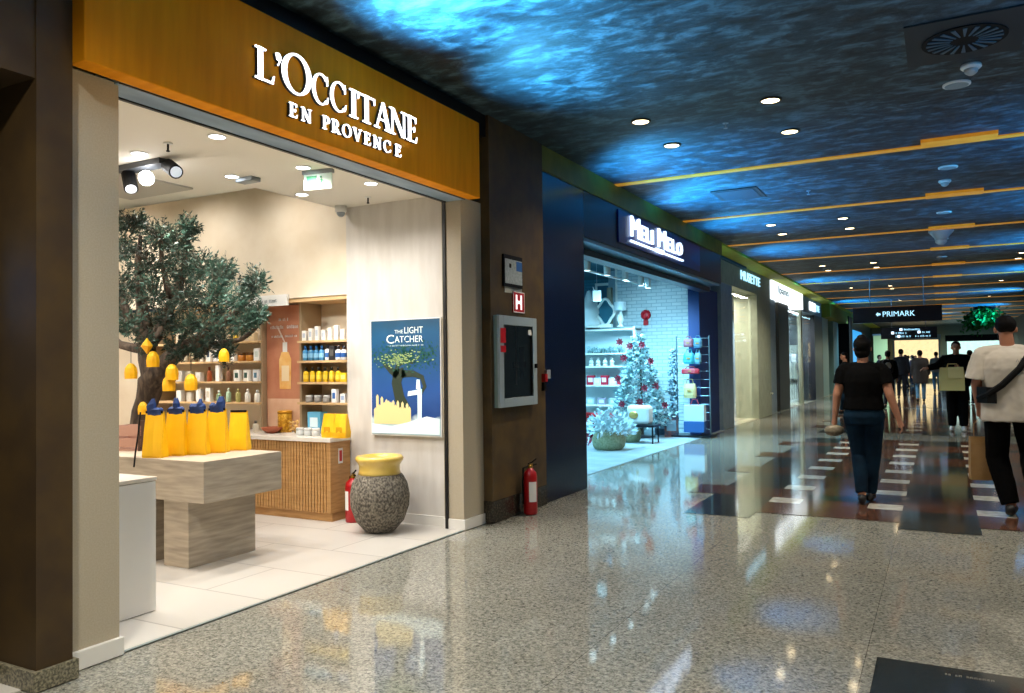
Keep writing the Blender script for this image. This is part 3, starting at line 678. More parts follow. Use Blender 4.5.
b = MB(); b.poly([P2(.02, .02), P2(.98, .02), P2(.98, .15), P2(.8, .17), P2(.55, .12), P2(.3, .08), P2(.02, .1)], (0, -.0045, 0)); b.build('printed_snow', pe('#e3f4f6', 'snow', .5), pr_)
b = MB(); b.poly([P2(.68, .13), P2(.73, .13), P2(.74, .4), P2(.68, .4)], (0, -.005, 0)); b.poly([P2(.54, .34), P2(.74, .36), P2(.74, .4), P2(.55, .38)], (0, -.005, 0)); b.poly([P2(.66, .4), P2(.72, .4), P2(.71, .48), P2(.67, .48)], (0, -.005, 0))
b.build('printed_figure', pe('#e8fbff', 'fig', .8), pr_)
for s_, u0, v0, hh, ww in (('THE', .36, .875, .03, .12), ('LIGHT', .5, .872, .055, .26), ('C', .24, .79, .075, .11), ('ATCHER', .36, .797, .055, .4)):
    text(s_, 'poster_lettering', pe('#eefaf4', 'type', .8), pr_, P2(u0, v0, -.031), (1, 0, 0), (0, 0, 1), hh*H_, ww*W_, .001)
dashes('poster_lettering', pe('#d8eef0', 'type2', .6), pr_, P2(.26, .765, -.031), (1, 0, 0), (0, 0, 1), .012*H_, .5*W_, .001)

# big stone jar
t = thing('stone_jar', 'large speckled stone jar with yellow glazed rim on the shop floor below the poster', 'jar', (-4.30, 5.54, 0))
t.scale = (.88, .88, 1)
MB().lathe([(.12, 0), (.15, .015), (.235, .1), (.285, .22), (.292, .32), (.27, .42), (.23, .485), (.21, .5)], n=40).build('jar_body', mat('speckled_stone', '#48423a', .9, col2='#938b7c', scale=48, detail=9, contrast=(.40, .68), bump=1.0), t, True)
MB().lathe([(.212, .49), (.2, .53), (.198, .57), (.215, .60), (.232, .615), (.236, .635), (.22, .655), (.18, .655), (.16, .6), (.15, .5)], n=40).build('glazed_rim', mat('yellow_glaze', '#d9b44a', .3, col2='#e8c766', scale=6, coat=.5), t, True)

def extinguisher(loc, rz, label, h=.52):
    t = thing('fire_extinguisher', label, 'fire extinguisher', loc, rz); k = h/.52
    MB().lathe([(.0, .003), (.07*k, .003), (.078*k, .015), (.078*k, .34*k), (.07*k, .38*k), (.04*k, .405*k), (.03*k, .42*k)], n=24).build('cylinder', M_red, t, True)
    MB().lathe([(.028*k, .41*k), (.028*k, .44*k), (.018*k, .45*k)], n=14).box(-.012, .03, -.012, .012, .43*k, .46*k).build('valve', mat('brass', '#b08a3c', .3, .8), t)
    MB().tube([(-.03, 0, .455*k), (.02, 0, .47*k), (.08, 0, .50*k)], .008, 6).tube([(0, 0, .45*k), (.04, 0, .445*k), (.085, 0, .45*k)], .007, 6).build('handle', M_blk, t)
    MB().tube([(-.02, 0, .44*k), (-.09, .0, .42*k), (-.1, 0, .3*k), (-.095, 0, .1*k)], .011, 8).build('hose', M_blk, t, True)
    r_ = .0785*k
    MB().rings([[Vector((r_*math.cos(a), r_*math.sin(a), z)) for a in [(-2.2+q*.14) for q in range(10)]] for z in (.12*k, .30*k)], False).build('printed_label', M_whitep, t)
    return t
extinguisher((-3.47, 6.78, 0), .9, 'red fire extinguisher standing by the bronze wall under the hose cabinet', .545).scale = (.8, .8, 1)
extinguisher((-4.79, 5.78, 0), -.6, 'red fire extinguisher half hidden behind the stone jar', .5)

# ---------------- olive tree
TY = 4.98
t = thing('olive_tree', 'olive tree with gnarled trunk and dense grey green crown beside the shelves', 'tree', yp(134, 450, TY)); t.location.z = 0
O = t.location.copy()
def TP(px, py, dy=0): return yp(px, py, TY+dy) - O
TP0 = TP(136, 446); 
b = MB()
trunk = [Vector((TP0.x, 0, .2)), TP(136, 446), TP(141, 425), TP(147, 400), TP(151, 383), TP(160, 370)]
b.tube(trunk, [.15, .125, .10, .105, .115, .10], 12)
limbs = [([(152, 385), (148, 360), (146, 330), (140, 295), (138, 262), (141, 235)], [.10, .085, .07, .05, .03, .015], -.1),
         ([(158, 375), (170, 358), (190, 345), (212, 330), (232, 315), (250, 300)], [.10, .08, .06, .045, .03, .012], .05),
         ([(150, 345), (165, 320), (178, 290), (186, 260), (190, 232)], [.06, .05, .035, .02, .01], .12),
         ([(146, 340), (130, 320), (118, 290), (112, 260), (108, 235)], [.05, .04, .03, .02, .01], .05),
         ([(190, 345), (215, 345), (240, 340), (262, 322)], [.04, .03, .02, .01], -.1), ([(148, 350), (162, 330), (170, 300), (162, 260), (158, 225)], [.05, .04, .03, .02, .01], -.25), ([(146, 350), (120, 345), (100, 325), (92, 290)], [.05, .04, .03, .01], .1)]
tips = []
for pts, rad, dy in limbs:
    q = [TP(x, y, dy*i/len(pts)) for i, (x, y) in enumerate(pts)]
    b.tube(q, rad, 8); tips += q[1:]
bmesh.ops.subdivide_edges(b.bm, edges=b.bm.edges[:], cuts=1)
for v in b.bm.verts: v.co += noise.noise_vector(v.co*9)*.018
b.build('trunk', M_bark, t, True)
lf = MB(); tw = MB()
def leafcloud(c, R_, n):
    for _ in range(n):
        d = Vector((random.gauss(0, 1), random.gauss(0, 1), random.gauss(0, 1))).normalized()
        s0 = c + d*R_*random.uniform(.1, .5); s1 = c + d*R_*random.uniform(.75, 1.15) + Vector((0, 0, random.uniform(-.02, .07)))
        tw.tube([s0, s1], [.003, .0015], 3, False)
        for k in range(15):
            p = s0.lerp(s1, k/14)
            dd = (d*.6 + Vector((random.gauss(0, .6), random.gauss(0, .6), random.gauss(.15, .6)))).normalized()
            ln = random.uniform(.03, .055); wv = dd.cross(Vector((random.random(), random.random(), random.random()))).normalized()*ln*.17
            lf.quad(p, p+dd*ln*.5+wv, p+dd*ln, p+dd*ln*.5-wv)
cl = [(134, 226, .14), (150, 216, .08), (142, 214, .07), (158, 238, .18), (172, 222, .08), (178, 245, .16), (190, 228, .10), (125, 250, .2), (150, 265, .2), (180, 268, .2), (205, 268, .17), (222, 275, .14), (125, 290, .2), (155, 298, .2), (185, 298, .2), (212, 300, .19), (238, 298, .16), (255, 282, .12), (264, 262, .07), (244, 262, .09), (266, 300, .08),
      (130, 325, .17), (165, 328, .16), (192, 330, .16), (218, 330, .17), (240, 325, .15), (258, 316, .10), (268, 319, .07), (112, 220, .12), (150, 218, .08), (170, 228, .09), (112, 310, .15), (200, 350, .11), (225, 352, .10), (243, 344, .09), (120, 350, .08), (176, 352, .1), (95, 260, .22), (95, 310, .2), (148, 342, .1)]
for px, py, r_ in cl:
    for dy in (-.28, .1, .38):
        if r_ < .1 and dy: continue
        leafcloud(TP(px+random.uniform(-3, 3), py+random.uniform(-3, 3), dy*(r_/.2)), r_*(1 if dy == .1 else .9), int(10+120*r_))
lf.build('foliage', M_leaf, t); tw.build('twigs', M_twig, t)
MB().lathe([(.2, 0), (.27, .35), (.3, .74), (.28, .76), (.2, .74)], n=28).build('planter', mat('dusty_pink_pot', '#b98475', .6), t, True)
# yellow paper ornaments
orn = [(131, 371, 1, 'lowest left, clear of the trunk'), (147, 346, 0, 'diamond shaped, highest by the trunk'), (153, 359, 1, 'in front of the trunk below the diamond'), (172, 372, 1, 'just right of the trunk'), (169, 383, 1, 'low beside the trunk over the gift bags'), (191, 382, 1, 'furthest right of the low ones'), (224, 355, 1, 'hanging before the second shelf'), (143, 408, 1, 'behind the trunk near the gift bags')]
for i, (px, py, bell, w_) in enumerate(orn):
    p = yp(px, py, TY-.3); t = thing('hanging_ornament', 'yellow paper ' + ('bell' if bell else 'lantern') + ' in the olive tree, ' + w_, 'ornament', (p.x, p.y, p.z), .5, 'yellow ornaments in the olive tree')
    k = .07 if i < 6 else .055
    if bell: MB().lathe([(k*.75, -k), (k*.8, -k*.2), (k*.7, k*.4), (k*.35, k*.9), (.003, k)], n=10, cap=False).build('paper_bell', M_yellow, t)
    else: MB().lathe([(.003, -k), (k*.8, 0), (.003, k)], n=6, cap=False).build('paper_lantern', M_yellow, t)
    MB().tube([(0, 0, k), (0, 0, k+.16)], .0025, 5).build('string', M_blk, t)

# ------------------------------------------------------------------ bronze wall, left brown pillar, left shop
BX = -3.57
struct('wall_bronze', MB().box(-3.9, BX, 6.235, 7.34, .2, 3.7), M_brownwall)
struct('baseboard_bronze', MB().box(-3.9, BX+.006, 6.225, 7.34, 0, .2), M_skirt, bevel=.003)
struct('wall_pillar_brown', MB().box(-4.0, BX, 2.13, 2.30, .08, 3.7), mat('dark_bronze_plaster', '#38270f', .65, col2='#463312', scale=5, detail=8, bump=.15))
struct('baseboard_brown', MB().box(-4.0, BX+.02, 2.11, 2.32, 0, .09), M_skirtL, bevel=.004)
struct('wall_above_left', MB().box(-4.0, BX-.01, -2, 2.14, 2.75, 3.7), _M['dark_bronze_plaster'])
struct('wall_left_dark', MB().box(-4.6, -3.95, -2, 2.12, 0, 2.75), mat('black_gloss_shopfront', '#050607', .25))
t = thing('left_shop_display', 'dark shopfront frame with a slim blue lit strip and grey notice at the picture edge', 'shopfront', (-3.93, 1.95, 0))
MB().box(-.02, .03, .06, .09, 0, 2.7).build('frame_post', M_black, t); MB().box(-.02, .0, -.10, .02, 1.62, 2.0).build('blue_lamp', mat('blue_glow', '#2f9be8', .4, emit='#3aa5ff', es=.9), t)
MB().box(-.02, .004, -.10, .04, 1.25, 1.52).build('notice', M_gray, t)

def wallpt(px, py): return xp(px, py, BX)
# hose cabinet
a, b_ = wallpt(494.5, 408), wallpt(533, 319)
t = thing('fire_hose_cabinet', 'grey metal fire hose cabinet with glass door on the bronze wall', 'fire hose cabinet', (BX, a.y, a.z))
cw, chh = (b_.y-a.y)*.95, b_.z-a.z
c = MB(); c.box(.0, .035, 0, cw, 0, chh); c.build('back_box', mat('cab_inner', '#7b918b', .6), t)
dr = MB(); q = .085
dr.box(.035, .06, 0, q, 0, chh); dr.box(.035, .06, cw-q, cw, 0, chh); dr.box(.035, .06, q, cw-q, 0, q); dr.box(.035, .06, q, cw-q, chh-q, chh)
d = dr.build('door', mat('cabinet_grey', '#9fb0ba', .4, .1), t, bevel=.004)
MB().box(.05, .054, q, cw-q, q, chh-q).build('glass_pane', M_glass, d); MB().box(.06, .085, cw-.06, cw-.035, chh*.42, chh*.47).build('latch', M_blk, d)
MB().tube([(.045, cw*.45, .2), (.045, cw*.45, chh-.1)], .008, 6).build('hose_pipe', M_whitep, t); MB().box(.036, .045, cw*.56, cw*.66, .26, .56).box(.036, .045, cw*.38, cw*.72, .36, .42).build('dark_fitting', mat('reel_dark', '#1a2322', .5), t)
MB().box(.06, .062, .02, .02+.10, chh*.70, chh*.86).build('red_sticker', M_redp, t)
MB().box(.06, .062, .02, .02+.10, chh*.60, chh*.67).build('red_sticker', M_redp, t)
MB().box(.06, .062, cw-.19, cw-.12, chh*.80, chh*.86).build('white_sticker', M_whitep, t)
# H sign
a = wallpt(520, 314)
t = thing('hydrant_sign', 'red square sign with a white letter H projecting above the hose cabinet', 'sign', (BX, 6.74, 1.925))
MB().box(.0, .012, -.09, .14, 0, .2).build('sign_plate', M_redp, t)
MB().box(.010, .014, -.09, .14, 0, .008).box(.010, .014, -.09, .14, .192, .2).box(.010, .014, -.09, -.082, 0, .2).box(.010, .014, .132, .14, 0, .2).build('white_border', M_whitep, t)
MB().box(.012, .015, -.04, -.012, .03, .17).box(.012, .015, .055, .083, .03, .17).box(.012, .015, -.02, .06, .085, .115).build('letter_h', mat('h_lit', '#ffffff', .5, emit='#ffffff', es=.6), t)
t = thing('paper_notice', 'small pale notice strip between the framed plan and the red sign', 'notice', (BX, 6.50, 2.105))
MB().box(0, .006, 0, .34, 0, .10).build('sheet', mat('paper_grey', '#a9aaa2', .7), t); MB().box(.006, .0075, .12, .2, .02, .09).box(.006, .0075, .24, .3, .02, .09).build('printed_symbol', M_gray, t)
t = thing('framed_plan', 'black framed evacuation plan with blue corner on the bronze wall', 'framed notice', (BX, 6.46, 2.16))
MB().box(0, .02, 0, .37, 0, .30).build('frame', M_blk, t); pl = MB().box(.02, .022, .02, .36, .03, .26).build('plan_sheet', mat('paper_pale', '#b3b9bd', .6, col2='#93a09f', scale=40), t)
MB().box(.022, .023, .24, .36, .16, .25).build('blue_field', mat('plan_blue', '#2863a5', .6), pl); MB().box(.022, .023, .10, .14, .18, .22).build('black_symbol', M_blk, pl)
t = thing('fire_call_point', 'small red fire call point with white tag at the edge of the navy panel', 'call point', (BX, 7.26, 1.25))
MB().box(0, .04, .0, .06, 0, .08).build('box', M_red, t); MB().box(0, .03, .06, .15, .03, .12).build('white_tag', M_gray, t); MB().box(0, .03, 0, .05, -.09, -.01).build('black_switch', M_blk, t)

# ------------------------------------------------------------------ second shop (navy, open front)
struct('wall_navy_panel', MB().box(-4.35, -3.6, 7.34, 8.47, .0, 3.44), M_navy)
struct('wall_navy_far', MB().box(-4.32, -4.1, 15.3, 16.75, 0, 2.9), mat('navy_matt', '#12306a', .6))
s = thing('shop_fascia', 'dark navy shop fascia with glowing blue white lettering and underline', 'shop fascia', (-3.60, 8.47, 2.9))
MB().box(-.35, 0, 0, 6.55, .0, .55).build('fascia_panel', M_navy2, s)
MB().box(-.02, .02, 1.1, 5.0, .08, .50).build('lettering_panel', mat('navy_sign_panel', '#0d2470', .3), s)
MB().box(-.4, -.02, 0, 6.5, -.04, 0).build('header_rail', mat('header_cyan_steel', '#7ea8bb', .3, .5), s)
MB().box(-.4, -.2, 0, 6.5, -.14, -.06).build('lower_rail', M_navy2, s)
a = xp(627, 232, -3.58); b_ = xp(686, 243, -3.58)
z0 = xp(627, 237, -3.58).z
def fas(s_, px0, px1, pyb, pyt, parent, m=M_signb, X=-3.57, dep=.02, bold=.0):
    """lettering along the shop line"""
    p0 = xp(px0, pyb, X); p1 = xp(px0, pyt, X); p2 = xp(px1, pyb, X)
    o = text(s_, 'sign_lettering', m, parent, (X-parent.location.x, p0.y-parent.location.y, p0.z-parent.location.z), (0, 1, 0), (0, 0, 1), p1.z-p0.z, p2.y-p0.y, dep, bold); return o
for ch, y0, wv, big in (('M', 9.98, .36, 1), ('E', 10.37, .21, 0), ('L', 10.61, .19, 0), ('I', 10.83, .07, 0), ('M', 11.13, .38, 1), ('E', 11.55, .23, 0), ('L', 11.82, .21, 0), ('O', 12.06, .3, 0)):
    text(ch, 'sign_lettering', M_signb, s, (.025, y0-8.47, 3.11-2.9), (0, 1, 0), (0, 0, 1), .27 if big else .2, wv*.94, .03, .0)
MB().box(.02, .045, 9.98-8.47, 12.4-8.47, 3.035-2.9, 3.06-2.9).build('underline', M_signb, s)
text('PARIS', 'sign_lettering', M_signb, s, (.03, 11.0-8.47, 3.02-2.9), (0, 1, 0), (0, 0, 1), .06, .36, .03, .02)
struct('floor_boutique', MB().box(-9, -4.02, 8.47, 17, -.05, .003), mat('pale_blue_floor', '#b9c9cf', .25, col2='#a6b8c0', scale=3))
struct('wall_boutique_right', MB().box(-6.15, -4.15, 16.3, 16.4, 0, 3.6), brick_mat('white_brick', '#d3dcdf', '#c3d0d5', '#9fb4bd', 1, .22, .075, (PI/2, 0, 0), .008))
struct('wall_boutique_back', MB().box(-9, -6.15, 19.0, 19.1, 0, 3.6), brick_mat('teal_brick', '#3d7d95', '#37738b', '#2f667c', 1, .22, .075, (PI/2, 0, 0), .008))
struct('wall_boutique_step', MB().box(-6.2, -6.15, 16.3, 19, 0, 3.6), M_wt)
struct('wall_boutique_left', MB().box(-9.1, -9, 8.4, 19, 0, 3.6), mat('teal_wall', '#3d7387', .7))
struct('wall_boutique_near', MB().box(-9, -4.35, 8.38, 8.46, 0, 3.6), M_wt)
struct('ceiling_boutique', MB().box(-9, -3.95, 8.4, 19, 3.6, 3.65), mat('teal_ceiling', '#2f5a68', .8))
for x_, y_ in ((-5.2, 9.6), (-5.2, 11.2), (-5.2, 12.8), (-5.1, 14.2), (-7, 10), (-7.2, 13), (-7.4, 16.5), (-4.6, 13.5)): spot((x_, y_, 3.0 if x_ > -6 else 3.5), 300, (.30, .74, 1), (.0, .12, -1), 150, .9, .06)
spot((-5.0, 13.6, 2.7), 150, (.4, .8, 1), (-.1, 1, -.35), 70, .9, .06)
# track lights
t = thing('lighting_track', 'white ceiling track running into the navy fronted boutique', 'lighting track', (-5.2, 9.6, 2.98))
MB().box(-.02, .02, 0, 6, 0, .03).build('track_rail', M_whitep, t)
MB().box(-1.5, -1.47, 0, 6, .1, .13).build('track_rail', M_whitep, t)
MB().tube([(0, .1, .03), (0, .1, .62)], .006, 6).tube([(0, 5.8, .03), (0, 5.8, .62)], .006, 6).build('hanger', M_whitep, t)
for i, (px, py) in enumerate(((587, 264), (607, 269), (625, 274), (641, 280), (648, 283))):
    p = xp(px, py, -5.2 if i < 3 else -5.15); p = yp(px, py, (10.8, 11.5, 12.3, 13.4, 14.2)[i])
    t = thing('track_spotlight', 'white track spotlight inside the boutique, ' + ['closest to the navy panel', 'second along the track', 'middle of the five', 'fourth along the track', 'furthest into the shop'][i], 'spotlight', p, 0, 'track spotlights in the boutique')
    MB().tube([(0, 0, .12), (0, 0, .4)], .012, 6).build('stem', M_whitep, t)
    MB().lathe([(.05, -.1), (.055, .04), (.04, .11), (.015, .13)], n=14, cap=False).build('lamp_head', M_whitep, t, True); MB().lathe([(.045, -.085), (.045, -.09)], n=14).build('lens', M_lampb, t)
# shelf unit at Y=15.5
SY = 15.5
def sp_(px, py, Y=SY): return yp(px, py, Y)
x0 = sp_(570, 380).x; x1 = sp_(636, 380).x
t = thing('shelving_unit', 'white open shelf unit full of winter decorations beside the frosted tree', 'shelving', (x0, SY, 0))
W2 = x1-x0; HT = sp_(610, 327).z
MB().box(0, .05, 0, .4, 0, HT).box(W2-.05, W2, 0, .4, 0, HT).build('side_panel', M_wt, t); MB().box(.05, W2-.05, .36, .4, 0, HT).build('back_panel', mat('white_back', '#c6d5da', .6), t)
SZ = []
for py in (329, 353, 366, 385, 405, 425):
    z = sp_(610, py).z; SZ.append(z); MB().box(.0, W2, -.02, .4, z-.03, z).build('shelf', M_wt, t)
def lump(name, label, cat, loc, r, m, n=60, group=None, m2=None, ln=.08):
    t = thing(name, label, cat, loc, 0, group); b = MB()
    for i in range(n):
        d = Vector((random.gauss(0, 1), random.gauss(0, 1), abs(random.gauss(0, 1)))).normalized(); p = d*r*random.uniform(.3, 1)
        dd = (d+Vector((random.gauss(0, .4), random.gauss(0, .4), random.gauss(0, .4)))).normalized(); l_ = ln*random.uniform(.7, 1.3); wv = dd.orthogonal().normalized()*l_*.28
        b.quad(p, p+dd*l_*.5+wv, p+dd*l_, p+dd*l_*.5-wv)
    b.build('sprays', m, t)
    MB().tube([(0, 0, 0), (0, 0, r*.8)], .012, 6).build('stem', M_twig, t)
    return t
M_frost = mat('frosted_needles', '#b9d0d4', .6, col2='#4d7d80', scale=9)
M_frostw = mat('snowy_sprays', '#d8e4e6', .6, col2='#9fbcc4', scale=9)
M_pred = mat('poinsettia_red', '#7a0c28', .5)
for i, px in enumerate((590, 599, 608, 617)):
    lump('frosted_sprig', 'bushy frosted greenery on the upper shelf of the white unit, ' + ['leftmost', 'second from left', 'third from left', 'nearest the tree'][i], 'decoration', (sp_(px, 350).x, SY+.13, SZ[1]), .11, M_frost, 60, 'frosted sprigs on the upper shelf')
for i, px in enumerate((589, 596, 603, 610)):
    p = sp_(px, 366); t = thing('snow_globe', 'small white figurine on the second shelf of the white unit, ' + ['leftmost', 'second from left', 'third from left', 'nearest the tree'][i], 'figurine', (p.x, SY+.12, SZ[2]), 0, 'white figurines on the second shelf')
    MB().lathe([(.045, 0), (.05, .03), (.03, .05)], n=12).build('base', M_whitep, t); MB().ball((0, 0, .085), .05).ball((0, 0, .15), .03).build('figure', M_whitep, t, True)
for i, (px, c_) in enumerate(((589, '#b01830'), (596, '#d8dfe2'), (603, '#b01830'), (611, '#e0e5e6'), (620, '#b9283c'))):
    product('gift_box', .16, .15 if i % 2 else .2, c_, None, ('red' if c_[1] == 'b' else 'white') + ' patterned gift box on the third shelf of the white unit, ' + ORD[i] + ' from the left', 'box', (sp_(px, 380).x, SY+.12, SZ[3]), 'boxes on the third shelf', '#f0d8d8')
for i, px in enumerate((589, 600, 612)):
    product('gift_box', .17, .14, '#a7b6c0' if i != 1 else '#8f8494', None, 'grey blue carton on the fourth shelf of the white unit, ' + ['left', 'middle', 'right'][i], 'box', (sp_(px, 400).x, SY+.12, SZ[4]), 'cartons on the fourth shelf', '#d8e4ea')
for i, px in enumerate((590, 600, 611)):
    p = sp_(px, 405); t = thing('folded_throw', 'bright red folded blanket stack at knee height left of the tree, ' + ['left', 'middle', 'right'][i], 'blanket', (p.x, SY-.25, sp_(600, 413).z-.12), 0, 'red blankets')
    MB().box(-.17, .17, -.12, .12, 0, .07).build('lower_fold', mat('red_fleece', '#b3141f', .9), t, bevel=.02); MB().box(-.16, .16, -.12, .12, .075, .14).build('upper_fold', mat('red_fleece2', '#c9262e', .9), t, bevel=.02)
zt = sp_(600, 413).z-.12
t = thing('display_table', 'low white display table carrying red blankets beside the navy panel', 'display table', (sp_(583, 430).x, SY-.42, 0)); MB().box(-.3, 1.1, 0, .34, zt-.04, zt).build('tabletop', M_wt, t)
for x_ in (-.26, 1.02): MB().box(x_, x_+.04, .02, .3, 0, zt-.04).build('leg', M_wt, t)
# top of shelf: frame mirror, lamp, statue, picture, hanging tag
p = sp_(603, 327); t = thing('ornate_mirror', 'white scrolled frame mirror on top of the shelf unit', 'mirror', (p.x, SY+.15, HT))
b = MB()
pts = [Vector((.18*math.cos(a)*(1+.12*math.cos(4*a)), 0, .33+.25*math.sin(a)*(1+.1*math.cos(4*a)))) for a in [2*PI*k/28 for k in range(29)]]
b.tube(pts, .03, 8); b.build('frame', M_wt, t, True)
b = MB(); b.poly([q_*1.0 for q_ in pts[:-1]], (0, .01, 0)); b.build('mirror_glass', mat('mirror_teal', '#4c8aa0', .1, .6), t); MB().box(-.14, .14, -.05, .05, 0, .07).build('base', M_wt, t)
p = sp_(618, 327); t = thing('table_lamp', 'white drum shade lamp on top of the shelf unit', 'table lamp', (p.x, SY+.15, HT))
MB().lathe([(.07, 0), (.07, .02), (.03, .05), (.07, .14), (.07, .22), (.02, .34)], n=18).build('lamp_base', M_whitep, t, True); MB().lathe([(.13, .34), (.12, .52)], n=22, cap=False).build('lamp_shade', mat('shade_cloth', '#d9e4e6', .8), t, True)
p = sp_(587, 327); t = thing('white_statue', 'rounded white seated figure ornament at the left end on top of the shelf unit', 'ornament', (p.x, SY+.15, HT))
MB().lathe([(.22, 0), (.25, .12), (.18, .22), (.22, .32), (.2, .45), (.1, .55), (.1, .62), (.05, .78), (.01, .8)], n=20).build('figure_body', M_whitep, t, True); MB().lathe([(.26, -.0), (.26, .03)], n=20).build('base', M_wt, t)
p = sp_(608, 302, 18.8); t = thing('framed_picture', 'pale framed picture on the teal wall behind the mirror', 'picture', (p.x, 18.93, p.z))
MB().box(-.4, .4, 0, .05, -.5, .5).build('frame', M_wt, t); MB().box(-.33, .33, -.01, 0, -.43, .43).build('print', mat('teal_print', '#2a5f76', .5), t)
p = sp_(597, 296, 13.5); t = thing('hanging_price_card', 'white card hanging on a thread inside the boutique', 'hanging card', (p.x, 13.5, p.z)); MB().box(-.08, .08, -.003, .003, -.10, .10).build('card', M_whitep, t)
MB().tube([(-.08, 0, .17), (-.05, 0, .10)], .006, 5).tube([(0, 0, .13), (0, 0, .9)], .003, 4).build('thread', M_whitep, t)
p = yp(646, 315, 16.29); t = thing('fire_bell', 'round red alarm bell on the white brick wall', 'alarm bell', p)
MB().lathe([(.11, 0), (.11, .03), (.07, .06), (.02, .07)], n=20).build('bell_dome', M_redp, t, True).rotation_euler = (PI/2, 0, 0)
MB().box(-.05, .05, -.04, 0, -.22, -.11).build('sounder_box', M_redp, t)
# christmas tree
p = zp(642, 437, 0); TX, TYY = p.x, p.y
t = thing('christmas_tree', 'frosted blue green christmas tree with dark red flowers before the white brick wall', 'tree', (TX, TYY, 0))
HT2 = yp(632, 335, TYY).z
b = MB(); MB().tube([(0, 0, .0), (0, 0, HT2*.9)], [.04, .012], 8).build('trunk', M_bark, t)
for i in range(2600):
    u = random.random()**.75; z = .22 + (HT2-.22)*(1-u); rr = (.04+.60*u)*(1 + .12*math.sin(z*16)); a = random.uniform(0, 2*PI); r_ = rr*random.uniform(.55, 1)
    sh = -.06*(1-u)
    p0 = Vector((r_*math.cos(a)+sh, r_*math.sin(a), z)); dd = Vector((math.cos(a)+random.gauss(0, .4), math.sin(a)+random.gauss(0, .4), random.gauss(-.05, .45))).normalized(); l_ = random.uniform(.06, .13); wv = dd.cross(Vector((random.gauss(0, 1), random.gauss(0, 1), random.gauss(0, 1)))).normalized()*l_*.22
    b.quad(p0, p0+dd*l_*.5+wv, p0+dd*l_, p0+dd*l_*.5-wv)
b.build('branches', M_frost, t)
MB().lathe([(.25, 0), (.25, .03), (.06, .05)], n=18).build('stand', M_navy2, t)
fl = [(620, 342, 'left of the top'), (630, 346, 'just under the top'), (642, 345, 'right of the top'), (624, 358, 'upper left'), (651, 361, 'upper right edge'), (618, 379, 'left edge at mid height'), (645, 388, 'centre at mid height'), (656, 386, 'right edge at mid height'), (622, 404, 'lower left'), (665, 405, 'lowest right tip'), (640, 402, 'lower centre')]
for px, py, w_ in fl:
    p = yp(px, py, TYY-.45 if px not in (651, 656, 665) else TYY-.1); t = thing('tree_flower', 'dark red silk flower on the frosted tree, ' + w_, 'decoration', p, 0, 'red flowers on the frosted tree'); b = MB()
    for k in range(7):
        a = 2*PI*k/7; d = Vector((math.cos(a), -.35, math.sin(a))); u = Vector((-math.sin(a), 0, math.cos(a)))*.04; b.quad((0, 0, 0), d*.04+u*.6, d*.085, d*.04-u*.6)
    b.build('petals', M_pred, t); MB().ball((0, -.02, 0), .02, n=8).build('flower_centre', mat('dark_wine', '#3d0a18', .5), t)
# baskets with snowy sprays
def basket(px, py, r, h, label, nn=150, R2=.34):
    p = zp(px, py, 0); t = thing('planted_basket', label, 'plant basket', (p.x, p.y+r, 0))
    MB().lathe([(r*.8, 0), (r*1.0, h*.2), (r*1.05, h*.6), (r*.85, h), (r*.78, h), (r*.8, h*.6)], n=14).build('sack_basket', mat('burlap', '#9b9a78', .9, col2='#7d7c5d', scale=30, bump=.6), t, True)
    b = MB()
    for i in range(nn):
        d = Vector((random.gauss(0, 1), random.gauss(0, 1), abs(random.gauss(.2, .8)))).normalized(); p0 = Vector((0, 0, h*.9))+d*R2*random.uniform(.2, 1); dd = (d+Vector((random.gauss(0, .5), random.gauss(0, .5), random.gauss(0, .5)))).normalized(); l_ = random.uniform(.07, .14); wv = dd.orthogonal().normalized()*l_*.25
        b.quad(p0, p0+dd*l_*.5+wv, p0+dd*l_, p0+dd*l_*.5-wv)
    b.build('snowy_sprays', M_frostw, t); return t
basket(603, 451, .27, .30, 'burlap basket with snowy white sprays by the boutique entrance', 520, .42)
basket(626, 443, .2, .30, 'smaller grey basket behind the burlap basket', 220, .26)
p = zp(589, 447, 0); lump('red_cushion_stack', 'crimson tinsel bunch behind the burlap basket next to the navy panel', 'decoration', (p.x-.1, p.y+.5, 0), .42, M_pred, 160, None, None, .12)
p = yp(640, 413, 13.7); t = thing('white_gift_bag', 'shiny white gift bag with gold emblem under the frosted tree', 'gift bag', (p.x, 13.7, p.z-.2)); MB().box(-.22, .22, -.12, .12, 0, .34).build('bag_body', M_whitep, t, bevel=.06); MB().ball((-.08, -.13, .17), .09, .02, .07).build('gold_emblem', mat('gold_em', '#c9a45c', .3, .5), t, True)
t = thing('display_stool', 'dark low stand holding the white gift bag under the tree', 'stand', (p.x, 13.7, 0)); MB().box(-.32, .32, -.2, .2, p.z-.24, p.z-.2).build('top', M_navy2, t)
for sx in (-1, 1):
    for sy in (-1, 1): MB().tube([(sx*.28, sy*.16, 0), (sx*.28, sy*.16, p.z-.24)], .015, 6).build('leg', M_navy2, t)
# boxes at the tree foot
for (px, py, hh, c_, lb) in ((660, 435, .42, '#44586a', 'dark blue printed gift box standing right of the frosted tree'), (670, 437, .40, '#8a4a3c', 'red brown printed gift box standing beside the bag rack')):
    p = zp(px, py, 0); t = thing('gift_box', lb, 'box', (p.x, p.y+.1, 0), .3); MB().box(-.13, .13, -.1, .1, 0, hh).build('carton', mat('c'+c_[1:], c_, .4, col2='#2b3d4f', scale=9), t, bevel=.004); MB().box(-.09, .09, -.104, -.1, hh*.3, hh*.8).build('printed_label', mat('lb'+c_[1:], '#7f96a3', .4), t)
